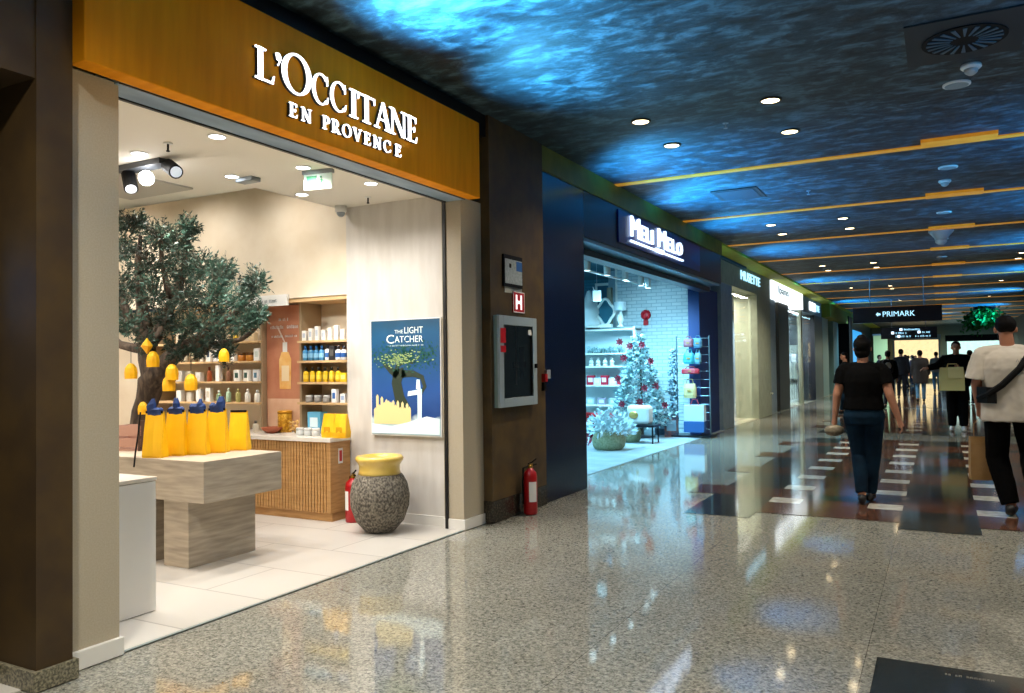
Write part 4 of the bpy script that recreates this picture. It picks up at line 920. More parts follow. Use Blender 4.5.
# bag rack
p = zp(694, 437, 0); rx, ry = p.x, p.y+.1
t = thing('bag_rack', 'metal mesh rack hung with handbags at the right side of the boutique entrance', 'display rack', (rx, ry, 0))
RH = yp(690, 336, ry).z
b = MB()
for x_ in (-.34, .30): b.tube([(x_, 0, 0), (x_, 0, RH)], .015, 6)
for k in range(12): z = .15+k*(RH-.2)/11; b.tube([(-.34, 0, z), (.3, 0, z)], .006, 5)
b.build('grid_frame', mat('rack_metal', '#6f8792', .4, .6), t); MB().box(-.4, .36, -.25, .25, 0, .04).build('base', M_navy2, t)
b = MB()
for k in range(120): b.ball((-.42+random.uniform(-.07, .07), -.05+random.uniform(-.08, .08), .25+random.random()*(RH-.5)), .035, n=6)
b.build('hanging_trinkets', mat('silver_trinkets', '#8fb4c4', .4, col2='#2f4c5f', scale=14), t)
def handbag(px0, px1, py0, py1, col, label, col2=None):
    a = yp(px0, py1, ry-.12); b_ = yp(px1, py0, ry-.12); w_ = (b_.x-a.x); h_ = b_.z-a.z
    t = thing('handbag', label, 'handbag', ((a.x+b_.x)/2, ry-.12, a.z), 0, 'handbags on the rack')
    MB().rings([[Vector((x*w_/2*k, y*.06*k2, z*h_*.8)) for x, y in ((-1, -.6), (-.6, -1), (.6, -1), (1, -.6), (1, .6), (.6, 1), (-.6, 1), (-1, .6))] for k, k2, z in ((.9, .9, 0), (1, 1.1, .2), (1, .9, .7), (.9, .5, 1))]).build('bag_body', mat('bag'+col[1:], col, .5), t)
    MB().tube([(-w_*.3, 0, h_*.75), (-w_*.2, 0, h_*1.05), (w_*.2, 0, h_*1.05), (w_*.3, 0, h_*.75)], .01, 6).build('handle', mat('bh'+col[1:], col2 or col, .5), t)
    MB().box(-.03, .03, -.075, -.06, h_*.35, h_*.45).build('clasp', mat('gold_em', '#c9a45c', .3, .5), t)
handbag(684, 693, 337, 347, '#8a4f5c', 'small dusty pink bag at the top left of the bag rack'); handbag(694, 702, 336, 348, '#41708a', 'small blue bag at the top right of the bag rack')
handbag(684, 694, 350, 364, '#2f8f96', 'teal bag on the second row of the bag rack'); handbag(695, 701, 350, 364, '#5c8fa3', 'pale blue pouch on the second row of the bag rack')
handbag(682, 699, 367, 374, '#a01a2c', 'row wide red clutch in the middle of the bag rack'); handbag(684, 696, 380, 398, '#bfae7c', 'cream tote with round motif on the bag rack', '#8c7c4c')
a = yp(685, 432, ry-.25); b_ = yp(705, 405, ry-.25); t = thing('tote_bag', 'large white and navy canvas tote on the foot of the bag rack', 'tote bag', ((a.x+b_.x)/2, ry-.25, a.z)); w_, h_ = b_.x-a.x, b_.z-a.z
MB().box(-w_/2, w_/2, -.08, .08, h_*.4, h_).build('upper_cloth', mat('tote_white', '#b6c6d0', .8), t, bevel=.01); MB().box(-w_/2, w_/2, -.085, .085, 0, h_*.4).build('lower_cloth', mat('tote_navy', '#1c4f8c', .8), t, bevel=.01)
MB().tube([(-w_*.2, 0, h_), (-w_*.1, 0, h_*1.2), (w_*.1, 0, h_*1.2), (w_*.2, 0, h_)], .01, 6).build('handle', mat('tote_h', '#a04050', .7), t)

# ------------------------------------------------------------------ further shops along the left line
FX = -4.05
def Yp(px, py=350): return xp(px, py, FX).y
M_fr3 = mat('sage_grey_stone', '#8d957f', .5, col2='#9aa28b', scale=6); M_fr3b = mat('blue_grey_stone', '#7d93a0', .5, col2='#8a9fab', scale=6)
y = {k: Yp(k) for k in (722, 733, 757, 770, 776, 780, 792, 797, 803, 815, 822, 829, 834, 839, 845)}
struct('wall_sage_near', MB().box(-4.6, FX, y[722], y[733], 0, 3.12), M_fr3b)
struct('wall_sage_far', MB().box(-4.6, FX+.02, y[757], y[770], 0, 3.12), M_fr3)
s = thing('shop_fascia', 'sage grey shop fascia with small pale blue lettering', 'shop fascia', (FX, y[722], 3.12)); MB().box(-.4, .02, 0, y[770]-y[722], 0, .56).build('fascia_panel', M_fr3, s)
pz = xp(741, 281, FX+.03).z
text('MUSETTE', 'sign_lettering', M_signc, s, (.025, Yp(741)-y[722], .22), (0, 1, 0), (0, 0, 1), .22, Yp(760)-Yp(741), .02, .0)
M_win = mat('shop_glass', '#e6f0f0', .02, trans=1, alpha=.3)
struct('window_1', MB().box(FX-.14, FX-.12, y[733], y[757], .05, 3.12), M_win)
struct('wall_interior_sage', MB().box(-6.5, -6.4, y[722]-.3, y[776], 0, 3.12), mat('warm_interior', '#6f6656', .7))
struct('floor_sage', MB().box(-6.5, FX, y[722], 60, -.05, .002), mat('far_shop_floor', '#a7a38e', .2))
struct('wall_partition_sage', MB().box(-6.5, -4.6, y[722]-.2, y[722]-.05, 0, 3.5), M_fr3b)
struct('ceiling_sage', MB().box(-6.5, FX-.4, y[722], 60, 3.3, 3.4), mat('shop_ceiling', '#8d8a80', .8))
area((-5.2, (y[733]+y[757])/2, 3.05), 1.0, 260, (1, .93, .8), sy=3)
for i, (pa_, pb2, c_, lb) in enumerate(((738, 743, '#d8cdb6', 'tall cream curtain panel in the sage shop window, nearest'), (746.5, 748.5, '#b09d86', 'taupe curtain panel in the sage shop window, middle one'))):
    t = thing('window_curtain', lb, 'curtain', (FX-.5, Yp(pa_), 0), 0); MB().box(0, .04, 0, Yp(pb2)-Yp(pa_), .5, 3).build('panel', mat('dp'+c_[1:], c_, .6), t); MB().box(-.05, .1, 0, Yp(pb2)-Yp(pa_), 0, .5).build('plinth', M_navy2, t)
p = xp(754, 410, FX-.4); t = thing('shop_window_plant', 'tall potted plant with white blossom in the sage shop window', 'potted plant', (FX-.4, p.y, 0)); b = MB()
for i in range(500):
    z = random.uniform(.3, 2.3); p0 = Vector((random.gauss(0, .14), random.gauss(0, .22), z)); dd = Vector((random.gauss(0, 1), random.gauss(0, 1), random.gauss(0, 1))).normalized(); wv = dd.orthogonal()*.04; b.quad(p0, p0+dd*.08+wv, p0+dd*.15, p0+dd*.08-wv)
b.build('foliage', mat('white_blossom', '#d5d8c8', .6, col2='#31502f', scale=7, contrast=(.45, .55)), t); MB().lathe([(.16, 0), (.2, .3), (.17, .3)], n=14).build('pot', M_wt, t); MB().tube([(0, 0, .2), (0, 0, 2.1)], .015, 6).build('stem', M_bark, t)
# white sign shop
struct('wall_white_shop_near', MB().box(-4.6, FX, y[770], y[776], 0, 3.7), M_fr3b)
s = thing('shop_fascia', 'bright white backlit shop fascia with small dark lettering', 'shop fascia', (FX, y[776]-.7, 3.12))
MB().box(-.3, .06, 0, y[803]-y[776]+.5, .02, .55).build('fascia_panel', mat('white_backlit', '#ffffff', .4, emit='#f2fbff', es=1.1), s)
text('Ipanis', 'sign_lettering', mat('teal_letter', '#2a5f6b', .5), s, (.065, .9, .18), (0, 1, 0), (0, 0, 1), .28, 1.7, .01)
struct('wall_black_column', MB().box(-4.5, FX-.02, y[780], y[792]-.4, 0, 3.14), mat('umber_column', '#2a261c', .5))
struct('window_2', MB().box(FX-.1, FX-.08, y[792]-.4, y[803], .05, 3.14), M_win)
struct('trim_5', MB().box(FX-.12, FX-.02, y[803]-.25, y[803]+.1, 0, 3.7), M_fr3)
struct('wall_interior_white', MB().box(-6.6, -6.5, y[776], y[815]+1, 0, 3.12), mat('cool_interior', '#7d8c92', .7))
area((-5.2, (y[792]+y[803])/2, 3.05), 1.0, 300, (.85, .93, 1), sy=4)
t = thing('clothes_rail', 'clothes rail with hanging garments inside the white signed shop', 'clothes rail', (FX-.7, y[792], 0)); L3 = y[803]-y[792]-.3
MB().tube([(0, 0, 0), (0, 0, 1.75), (0, L3, 1.75), (0, L3, 0)], .02, 8).build('rail_frame', M_whitep, t)
for i in range(9):
    c_ = ['#a08070', '#c9c2b5', '#6c4f44', '#d8d3c8', '#8d8f94', '#b09878', '#3d4450', '#c7b8a4', '#7d6a60'][i]
    g_ = thing('hanging_garment', ['tan', 'cream', 'brown', 'ivory', 'grey', 'sand', 'navy', 'beige', 'mocha'][i] + ' garment on the clothes rail in the white signed shop', 'garment', (FX-.7, y[792]+.3+i*(L3-.5)/8, 0), 0, 'garments on the rail')
    MB().rings([[Vector((x*k, yy_*.06, z)) for x, yy_ in ((-1, -1), (1, -1), (1, 1), (-1, 1))] for k, z in ((.28, .65), (.24, 1.1), (.22, 1.55), (.06, 1.68))]).build('cloth', mat('gar'+c_[1:], c_, .8), g_)
    MB().tube([(0, 0, 1.66), (0, 0, 1.75)], .006, 5).build('hanger_hook', M_gray, g_)
# fourth: sage fascia again with white sign
s = thing('shop_fascia', 'narrow sage shop fascia with a white lit sign square beyond the white signed shop', 'shop fascia', (FX, y[803]+.1, 3.12)); L4 = y[822]-y[803]-.1
MB().box(-.3, .0, 0, L4, 0, .55).build('fascia_panel', M_fr3b, s); MB().box(0, .04, L4*.32, L4*.62, .12, .42).build('lit_sign', mat('white_backlit', '#ffffff', .4, emit='#f2fbff', es=1.1), s)
text('ORE', 'sign_lettering', M_signc, s, (.02, L4*.66, .15), (0, 1, 0), (0, 0, 1), .25, L4*.2, .01)
struct('window_3', MB().box(FX-.1, FX-.08, y[803]+.1, y[815], .05, 3.12), M_win)
struct('wall_navy_fourth', MB().box(-4.6, FX, y[815], y[822]+.2, 0, 3.12), M_navy2)
area((-5.2, (y[803]+y[815])/2, 3.0), 1.0, 90, (.5, .85, 1), sy=4)
for i in range(5):
    yy_ = y[803]+.7+i*(y[815]-y[803]-1)/4; t = thing('shop_mannequin', 'mannequin in the window of the fourth shop, ' + ORD[i] + ' from the near side', 'mannequin', (FX-.6, yy_, 0), PI/2, 'mannequins in the fourth shop')
    MB().lathe([(.12, .75), (.17, .9), (.13, 1.15), (.17, 1.35), (.06, 1.45), (.05, 1.5), (.08, 1.6), (.06, 1.7)], n=12, sy=.7).build('torso', mat('dress%d' % (i % 3), ['#c9d4da', '#2d4f74', '#a9b8bd'][i % 3], .7), t, True)
    MB().tube([(0, 0, .03), (0, 0, .8)], .02, 6).lathe([(.16, 0), (.16, .03)], n=16).build('stand', M_gray, t)
# tall pale panels and dark end
struct('wall_dark_fifth', MB().box(-4.7, FX-.25, y[822]+.2, y[845], 0, 3.2), M_navy2)
struct('trim_6', MB().box(FX-.24, FX-.02, y[822]+.4, y[829], 0, 3.15), mat('pale_teal_panel', '#7fa9a6', .4))
struct('trim_7', MB().box(FX-.24, FX-.02, y[834], y[839], 0, 3.15), mat('pale_teal_panel', '#7fa9a6', .4))
struct('wall_fifth_fascia', MB().box(-4.6, FX+.3, y[822]+.2, y[845], 3.15, 3.68), mat('lime_plaster', '#7d8524', .7))
struct('wall_black_fin', MB().box(-4.6, FX+.35, y[845]-1.6, y[845], 0, 3.5), M_blk)
struct('wall_left_far', MB().box(-4.7, -4.2, y[845], 60, 0, 3.7), mat('teal_far_wall', '#24506e', .3))
area((-3.9, y[845]+6, 1.9), 2, 60, (.25, .6, 1), (1, 0, 0), sy=6)

# right side of the corridor, far end
struct('wall_right_far', MB().box(3.75, 4.2, 22, 60, 0, 3.7), mat('right_wall_brown', '#3a2f1c', .6))
struct('wall_right', MB().box(6.5, 6.7, -7, 22, 0, 3.7), mat('right_wall_blue', '#20405c', .3))
struct('wall_behind', MB().box(-4.5, 9, -7.1, -7, 0, 3.7), M_brownwall)
struct('wall_end', MB().box(-5, 9, 60, 60.2, 0, 3.85), mat('end_wall', '#56615a', .7))
t = thing('far_shopfront', 'bright warm shop window at the far end of the corridor', 'shopfront', (-2.7, 59.0, 0))
MB().box(0, 2.6, .4, .5, .2, 2.75).build('lit_interior', mat('far_warm', '#e9cf98', .6, emit='#ead09a', es=.95, col2='#8f7a5c', scale=3), t); MB().box(-.15, 2.75, 0, .1, 2.75, 3.1).build('header', M_gray, t)
MB().box(-.1, 0, 0, .1, 0, 2.75).build('frame_post', M_gray, t); MB().box(2.6, 2.7, 0, .1, 0, 2.75).build('frame_post', M_gray, t)
t = thing('far_shopfront', 'cool white shop window at the far end beside the warm one', 'shopfront', (.4, 59.0, 0))
MB().box(0, 3.2, .4, .5, .2, 2.6).build('lit_interior', mat('far_cool', '#7f9c95', .6, emit='#b5dcd4', es=1.1, col2='#3d5552', scale=4), t); MB().box(-.1, 3.3, 0, .1, 2.6, 3.0).build('header', M_blk, t)
t = thing('blue_glow_panel', 'added glowing blue panel far down the left side of the corridor', 'display', (-4.19, 43, 0))
MB().box(0, .06, 0, 9, .4, 3.1).build('lit_panel', mat('azure_added_glow', '#2f8fd0', .4, emit='#2f9be0', es=.8, col2='#0f2f52', scale=2), t); MB().box(0, .1, -.1, 0, 0, 3.2).build('frame_post', M_blk, t)  # glowing panel added for the blue brightness of the far left shops
t = thing('green_column', 'pale green lit column at the left end of the corridor', 'column', (-3.5, 52, 0)); MB().box(0, .75, 0, .3, 0, 2.9).build('shaft', mat('pale_green_lit', '#8fa67a', .6, emit='#8fae78', es=.35), t); MB().box(-.05, .8, -.03, .33, 2.9, 3.0).build('cap', M_gray, t)
for i, (x_, y_) in enumerate(((1.75, 40), (1.6, 46))):
    t = thing('hanging_greenery', 'green hanging plant under the ceiling far down on the right, ' + ('nearer' if i == 0 else 'further') + ' one', 'plant', (x_, y_, 3.68)); b = MB()
    for k in range(420):
        p0 = Vector((random.gauss(0, .26), random.gauss(0, .2), -abs(random.gauss(.3, .25)))); dd = Vector((random.gauss(0, 1), random.gauss(0, 1), random.gauss(-.6, .6))).normalized(); wv = dd.orthogonal()*.05; b.quad(p0, p0+dd*.12+wv, p0+dd*.22, p0+dd*.12-wv)
    b.build('foliage', mat('bright_green', '#2f9a34', .5, col2='#1d6a2a', scale=5), t); MB().box(-.4, .4, -.1, .1, -.1, 0).build('hanging_tray', M_blk, t)
spot((2.2, 43, 1.6), 60, (.8, 1, .8), (0, -.3, 1), 120); spot((1.6, 52, 3.5), 500, (.6, .9, 1), (0, .2, -1), 150); spot((-1.8, 50, 3.5), 400, (.7, .9, 1), (0, .2, -1), 150); spot((-2.6, 40, 3.5), 260, (.35, .7, 1), (-.3, .2, -1), 150)

# hanging signs
def hsign(name, label, px0, px1, pyt, pyb, Y):
    a = yp(px0, pyb, Y); b_ = yp(px1, pyt, Y); c_ = yp(px1, pyb, Y)
    t = thing(name, label, 'hanging sign', (a.x, Y, (a.z+c_.z)/2)); W_ = b_.x-a.x; Hh = b_.z-c_.z
    MB().box(0, W_, 0, .16, 0, Hh).build('sign_box', mat('navy_sign_box', '#050b20', .3), t)
    for x_ in (W_*.2, W_*.8): MB().tube([(x_, .08, Hh), (x_, .08, 3.7-t.location.z)], .012, 6).build('suspension_rod', M_gray, t)
    return t, W_, Hh
t, W_, Hh = hsign('hanging_direction_sign', 'dark navy hanging sign with a left arrow and one word over the corridor', 853, 942, 306, 322, 24)
text('PRIMARK', 'sign_lettering', M_signc, t, (W_*.345, -.003, Hh*.37), (1, 0, 0), (0, 0, 1), Hh*.33, W_*.36, .003, .0)
b = MB(); zc = Hh*.53; xa = W_*.265; b.poly([(xa, -.004, zc), (xa+.06, -.004, zc+.06), (xa+.06, -.004, zc+.025), (xa+.12, -.004, zc+.025), (xa+.12, -.004, zc-.025), (xa+.06, -.004, zc-.025), (xa+.06, -.004, zc-.06)], (0, .003, 0)); b.build('arrow', M_signc, t)
t, W_, Hh = hsign('hanging_direction_sign', 'second smaller navy hanging directory sign with symbols and several words further away', 881, 937, 327, 338.5, 33)
for s_, u, v, ww in (('Restaurants', .42, .72, .27), ('Cinema', .27, .42, .18), ('Parking', .27, .12, .25), ('Lifts', .74, .45, .12), ('Toilets', .62, .12, .25)):
    dashes('sign_lettering', M_signc, t, (W_*u, -.001, Hh*v), (1, 0, 0), (0, 0, 1), Hh*.15, W_*ww, .003, len(s_))
b = MB()
for u, v in ((.34, .7), (.19, .42), (.3, .1), (.66, .44)): b.box(W_*u, W_*u+Hh*.22, -.006, -.002, Hh*v, Hh*(v+.22))
b.build('pictogram', M_signb, t)

# ------------------------------------------------------------------ ceiling fittings
dl = [(-2.43, 7.13), (-2.42, 8.08), (-1.25, 7.13), (-1.26, 8.2), (-2.43, 13.65), (-1.32, 13.65), (-2.43, 14.74), (-1.32, 14.74), (-1.32, 20.2), (-1.32, 21.3), (-2.43, 20.2), (-2.43, 21.3), (-1.3, 26.8), (-1.3, 27.9), (-2.4, 26.8), (-1.3, 33.5), (1.6, 20.2), (1.6, 21.3), (1.6, 13.65), (-1.3, 40), (1.6, 27), (1.6, 33.5)]
dz = ['first pair on the left side, nearer', 'first pair on the left side, further', 'first pair by the middle, nearer', 'first pair by the middle, further', 'second group near the shops, nearer', 'second group by the middle, nearer', 'second group near the shops, further', 'second group by the middle, further', 'third group by the middle, nearer', 'third group by the middle, further', 'third group near the shops, nearer', 'third group near the shops, further', 'fourth group by the middle, nearer', 'fourth group by the middle, further', 'fourth group near the shops', 'fifth group by the middle', 'right hand side, third group, nearer', 'right hand side, third group, further', 'right hand side, second group', 'sixth group by the middle', 'right hand side, fourth group', 'right hand side, fifth group']
base = None
for (x_, y_), lb in zip(dl, dz):
    if base is None:
        t = thing('corridor_downlight', 'x', 'downlight', (x_, y_, 3.7), 0, 'warm downlights in the corridor ceiling')
        MB().lathe([(.095, 0), (.095, -.012), (.078, -.014), (.074, 0)], n=24).build('trim_ring', mat('bronze_ring', '#4a3620', .4, .5), t, True)
        MB().lathe([(.075, -.002), (.075, -.007)], n=24).build('lens', M_lamp, t); base = t
    else: t = dup(base, (x_, y_, 3.7))
    t['label'] = 'round warm downlight in the dark corridor ceiling, ' + lb
for x_, y_ in ((-2.43, 7.6), (-1.25, 7.65), (-2.3, 14.2), (-2.3, 20.7), (1.6, 14), (1.6, 21), (-2.0, 27.3), (1.6, 7.6), (1.6, 30), (-1.8, 35)):
    spot((x_, y_, 3.68), 150 if y_ < 9 else 330, (1, .88, .70), (0, 0, -1), 130, .9, .08)
for x_, y_ in ((-2.4, 1.1), (-1.25, 1.1), (1.6, 1.1), (-1.8, -5), (1.6, -5), (3.6, 4), (3.6, 10)):
    spot((x_, y_, 3.68), 260, (1, .94, .82), (0, 0, -1), 150, .9, .08)
for y_ in (2.7, 3.7, 4.7, 5.6): spot((-2.75, y_, 1.75), 15, (1, .78, .45), (-.62, 0, 1.05), 62, .9, .05)  # added warm spots in mid-air for soffit and fascia, no fixture
spot((-7.6, 4.6, 2.9), 110, (1, .96, .9), (-.05, 1, -.9), 90, .9, .05)
for a_, b_ in (((-5.0, 3.7, 2.85), (-5.4, 6.1, 1.35)), ((-6.2, 3.3, 2.85), (-6.8, 6.1, 1.3)), ((-7.5, 4.0, 2.85), (-7.6, 6.1, 1.3))): spot(a_, 150, (1, .97, .9), Vector(b_)-Vector(a_), 34, .8, .04)  # spots added to brighten the niche shelves, no fixtures
# blue up-washing spots in mid-air by the shop fascias, no fixtures modelled
UP = (.03, .42, 1)
for i, (x_, y_, pw) in enumerate(((-3.2, 2.4, 10), (-3.2, 4.1, 20), (-3.2, 5.6, 6), (-3.4, 8.8, 14), (-3.4, 10.8, 22), (-3.4, 13.2, 14), (-3.4, 17, 12), (-3.5, 24, 16), (-3.5, 33, 20), (2.4, 5.5, 8), (2.4, 9.4, 26), (2.4, 13.5, 26), (2.4, 18, 30), (2.4, 24, 34), (2.4, 31, 44), (2.4, 39, 50), (-.6, 44, 40))):
    col = (.03, .42, 1) if i > 2 else (.10, .55, 1)
    spot((x_ + (.25 if x_ < 0 else 0), y_, 2.65 if i > 2 else 2.9), pw*((38 if i < 3 else 28) if x_ < 0 else 15), col, (.5 if x_ < -1 else (-.75 if x_ > 0 else 0), .1, 1), 112, 1, .03, 'blue_uplight')
# diffuser, detectors, speakers
t = thing('ceiling_swirl_diffuser', 'round black swirl air diffuser set in a square ceiling panel at the top right', 'air diffuser', (.2, 6.45, 3.7))
MB().box(-.37, .37, -.42, .42, -.012, 0).build('square_panel', mat('diffuser_panel', '#122028', .5), t)
MB().lathe([(.27, -.013), (.27, -.02)], n=32).build('dark_disc', M_blk, t)
b = MB()
for k in range(20):
    a = 2*PI*k/20; c_, s_ = math.cos(a), math.sin(a); b.poly([(c_*.09-s_*.004, s_*.09+c_*.004, -.022), (c_*.24-s_*.014, s_*.24+c_*.014, -.022), (c_*.24+s_*.014, s_*.24-c_*.014, -.022), (c_*.09+s_*.004, s_*.09-c_*.004, -.022)], (0, 0, -.006))
b.build('swirl_vanes', mat('vane_grey', '#3f5a6a', .4), t)
def detector(x_, y_, lb):
    t = thing('smoke_detector', lb, 'smoke detector', (x_, y_, 3.7)); MB().lathe([(.07, 0), (.075, -.02), (.06, -.035)], n=20).build('base', M_whitep, t, True); MB().lathe([(.05, -.035), (.045, -.06), (.02, -.08), (.005, -.082)], n=16).build('sensor_head', mat('grey_white', '#b9bcbc', .4), t, True)
detector(.26, 7.08, 'white smoke detector on the ceiling below the swirl diffuser'); detector(.10, 11.48, 'white smoke detector between the first two brass strips')
for i, (x_, y_) in enumerate(((.17, 7.51), (.13, 10.71), (.10, 13.96), (.08, 17), (.08, 20))):
    t = thing('ceiling_speaker', 'flat round ceiling speaker over the middle of the corridor, ' + ['nearest, by the swirl diffuser', 'second, beyond the first brass strip', 'third, beyond the second brass strip', 'fourth, beyond the third strip', 'fifth, beyond the fourth strip'][i], 'speaker', (x_, y_, 3.7), 0, 'round ceiling speakers')
    MB().lathe([(.105, 0), (.105, -.012), (.09, -.016)], n=26).build('rim', M_whitep, t); MB().lathe([(.088, -.016), (.088, -.018)], n=26).build('grille', mat('speaker_grille', '#9aa3a6', .6), t)
t = thing('corridor_camera', 'white dome camera on a flared mount hanging over the corridor', 'camera', (.06, 15.9, 3.7)); MB().lathe([(.2, 0), (.2, -.03), (.11, -.13), (.1, -.17)], n=24).build('mount', mat('cam_grey', '#a9b6bd', .4), t, True); MB().ball((0, 0, -.19), .1, .1, .07).build('dome', mat('cam_dome', '#c9d4da', .2), t, True)
for i, (x_, y_) in enumerate(((-1.75, 7.6), (-1.5, 11.2))):
    t = thing('sprinkler', 'tiny sprinkler head in the dark corridor ceiling, ' + ('between the first downlights' if i == 0 else 'beyond the first brass strip'), 'sprinkler', (x_, y_, 3.7)); MB().lathe([(.028, 0), (.028, -.006)], n=12).build('rosette', M_gray, t); MB().tube([(0, 0, 0), (0, 0, -.045)], .007, 6).ball((0, 0, -.05), .02, .02, .005).build('nozzle', M_gray, t)
t = thing('ceiling_hatch', 'dark oblong loudspeaker grille outline in the ceiling beyond the first strip', 'ceiling hatch', (-2.35, 10.9, 3.7)); MB().box(-.3, .3, -.35, .35, -.01, 0).build('frame', mat('hatch', '#11161a', .5), t); MB().box(-.24, .24, -.29, .29, -.014, -.01).build('panel', mat('hatch_panel', '#1d2830', .5), t)

# ------------------------------------------------------------------ people
def remesh(mb, name, m, parent, vox, smooth=2, rough_=0):
    bmesh.ops.recalc_face_normals(mb.bm, faces=mb.bm.faces)
    me = bpy.data.meshes.new('tmp'); mb.bm.to_mesh(me); mb.bm.free(); o = bpy.data.objects.new('tmp', me)
    r = o.modifiers.new('r', 'REMESH'); r.mode = 'VOXEL'; r.voxel_size = vox; r.use_smooth_shade = True
    s_ = o.modifiers.new('s', 'SMOOTH'); s_.iterations = smooth; s_.factor = .5
    me2 = evaluated_mesh(o)
    if rough_:
        cs = [v.co.copy() for v in me2.vertices]; ns = [Vector(q.vector) for q in me2.vertex_normals]
        flat = []
        for c_, n_ in zip(cs, ns): flat.extend(c_ + n_*rough_*(noise.noise(Vector((c_.x*14, c_.y*14, c_.z*5)))+.5*noise.noise(c_*26)))
        me2.vertices.foreach_set('co', flat)
    me2.materials.clear(); me2.materials.append(m); me2.shade_smooth()
    o = bpy.data.objects.new(name, me2); C.objects.link(o); o.parent = parent; return o
def cap(mb, a, b, ra, rb):
    a, b = Vector(a), Vector(b); mb.tube([a, a.lerp(b, .5), b], [ra, (ra+rb)/2*1.04, rb], 12); mb.ball(a, ra); mb.ball(b, rb)
def oval(mb, secs, n=20):
    mb.rings([[Vector(c)+Vector((rx*math.cos(2*PI*k/n), ry*math.sin(2*PI*k/n), 0)) for k in range(n)] for c, rx, ry in secs])
BASE = dict(pel=(0, 0, .95), chest=(0, .0, 1.28), neck=(0, -.005, 1.48), head=(0, .02, 1.625), hipL=(-.09, 0, .92), hipR=(.09, 0, .92), kneeL=(-.095, .02, .50), kneeR=(.095, .02, .50), ankL=(-.095, -.01, .085), ankR=(.095, -.01, .085),
            shL=(-.175, 0, 1.425), shR=(.175, 0, 1.425), elL=(-.23, -.02, 1.13), elR=(.23, -.02, 1.13), wrL=(-.235, .05, .89), wrR=(.235, .05, .89), toeL=(-.11, .15, .03), toeR=(.11, .15, .03))
def hand(mb, wr, d, side, fwd, curl=.5, k=1):
    """palm, four fingers of unequal length bent at the knuckles, thumb from the side"""
    wr, d, fwd = Vector(wr), Vector(d).normalized(), Vector(fwd).normalized()
    u = (fwd - d*fwd.dot(d)).normalized(); n_ = d.cross(u)*side          # u across the palm (thumb side), n_ the palm's normal
    mb.tube([wr, wr+d*.05*k, wr+d*.085*k], [.024*k, .030*k, .030*k], 10); mb.ball(wr+d*.055*k, .03*k)
    for i, ln in enumerate((.07, .078, .072, .056)):
        b0 = wr+d*.085*k+u*(.028-.019*i)*k; b1 = b0+d*ln*.45*k+n_*ln*.15*curl*k; b2 = b1+(d*(1-curl*.8)+n_*curl).normalized()*ln*.32*k; b3 = b2+(d*(1-curl*1.3)+n_*curl*1.3).normalized()*ln*.28*k
        mb.tube([b0, b1, b2, b3], [.0095*k, .009*k, .0085*k, .007*k], 8)
    t0 = wr+d*.025*k+u*.022*k; t1 = t0+(u*.75+d*.65+n_*.2).normalized()*.035*k; t2 = t1+(u*.25+d+n_*.4).normalized()*.032*k; mb.tube([t0, t1, t2], [.013*k, .0105*k, .0085*k], 8)
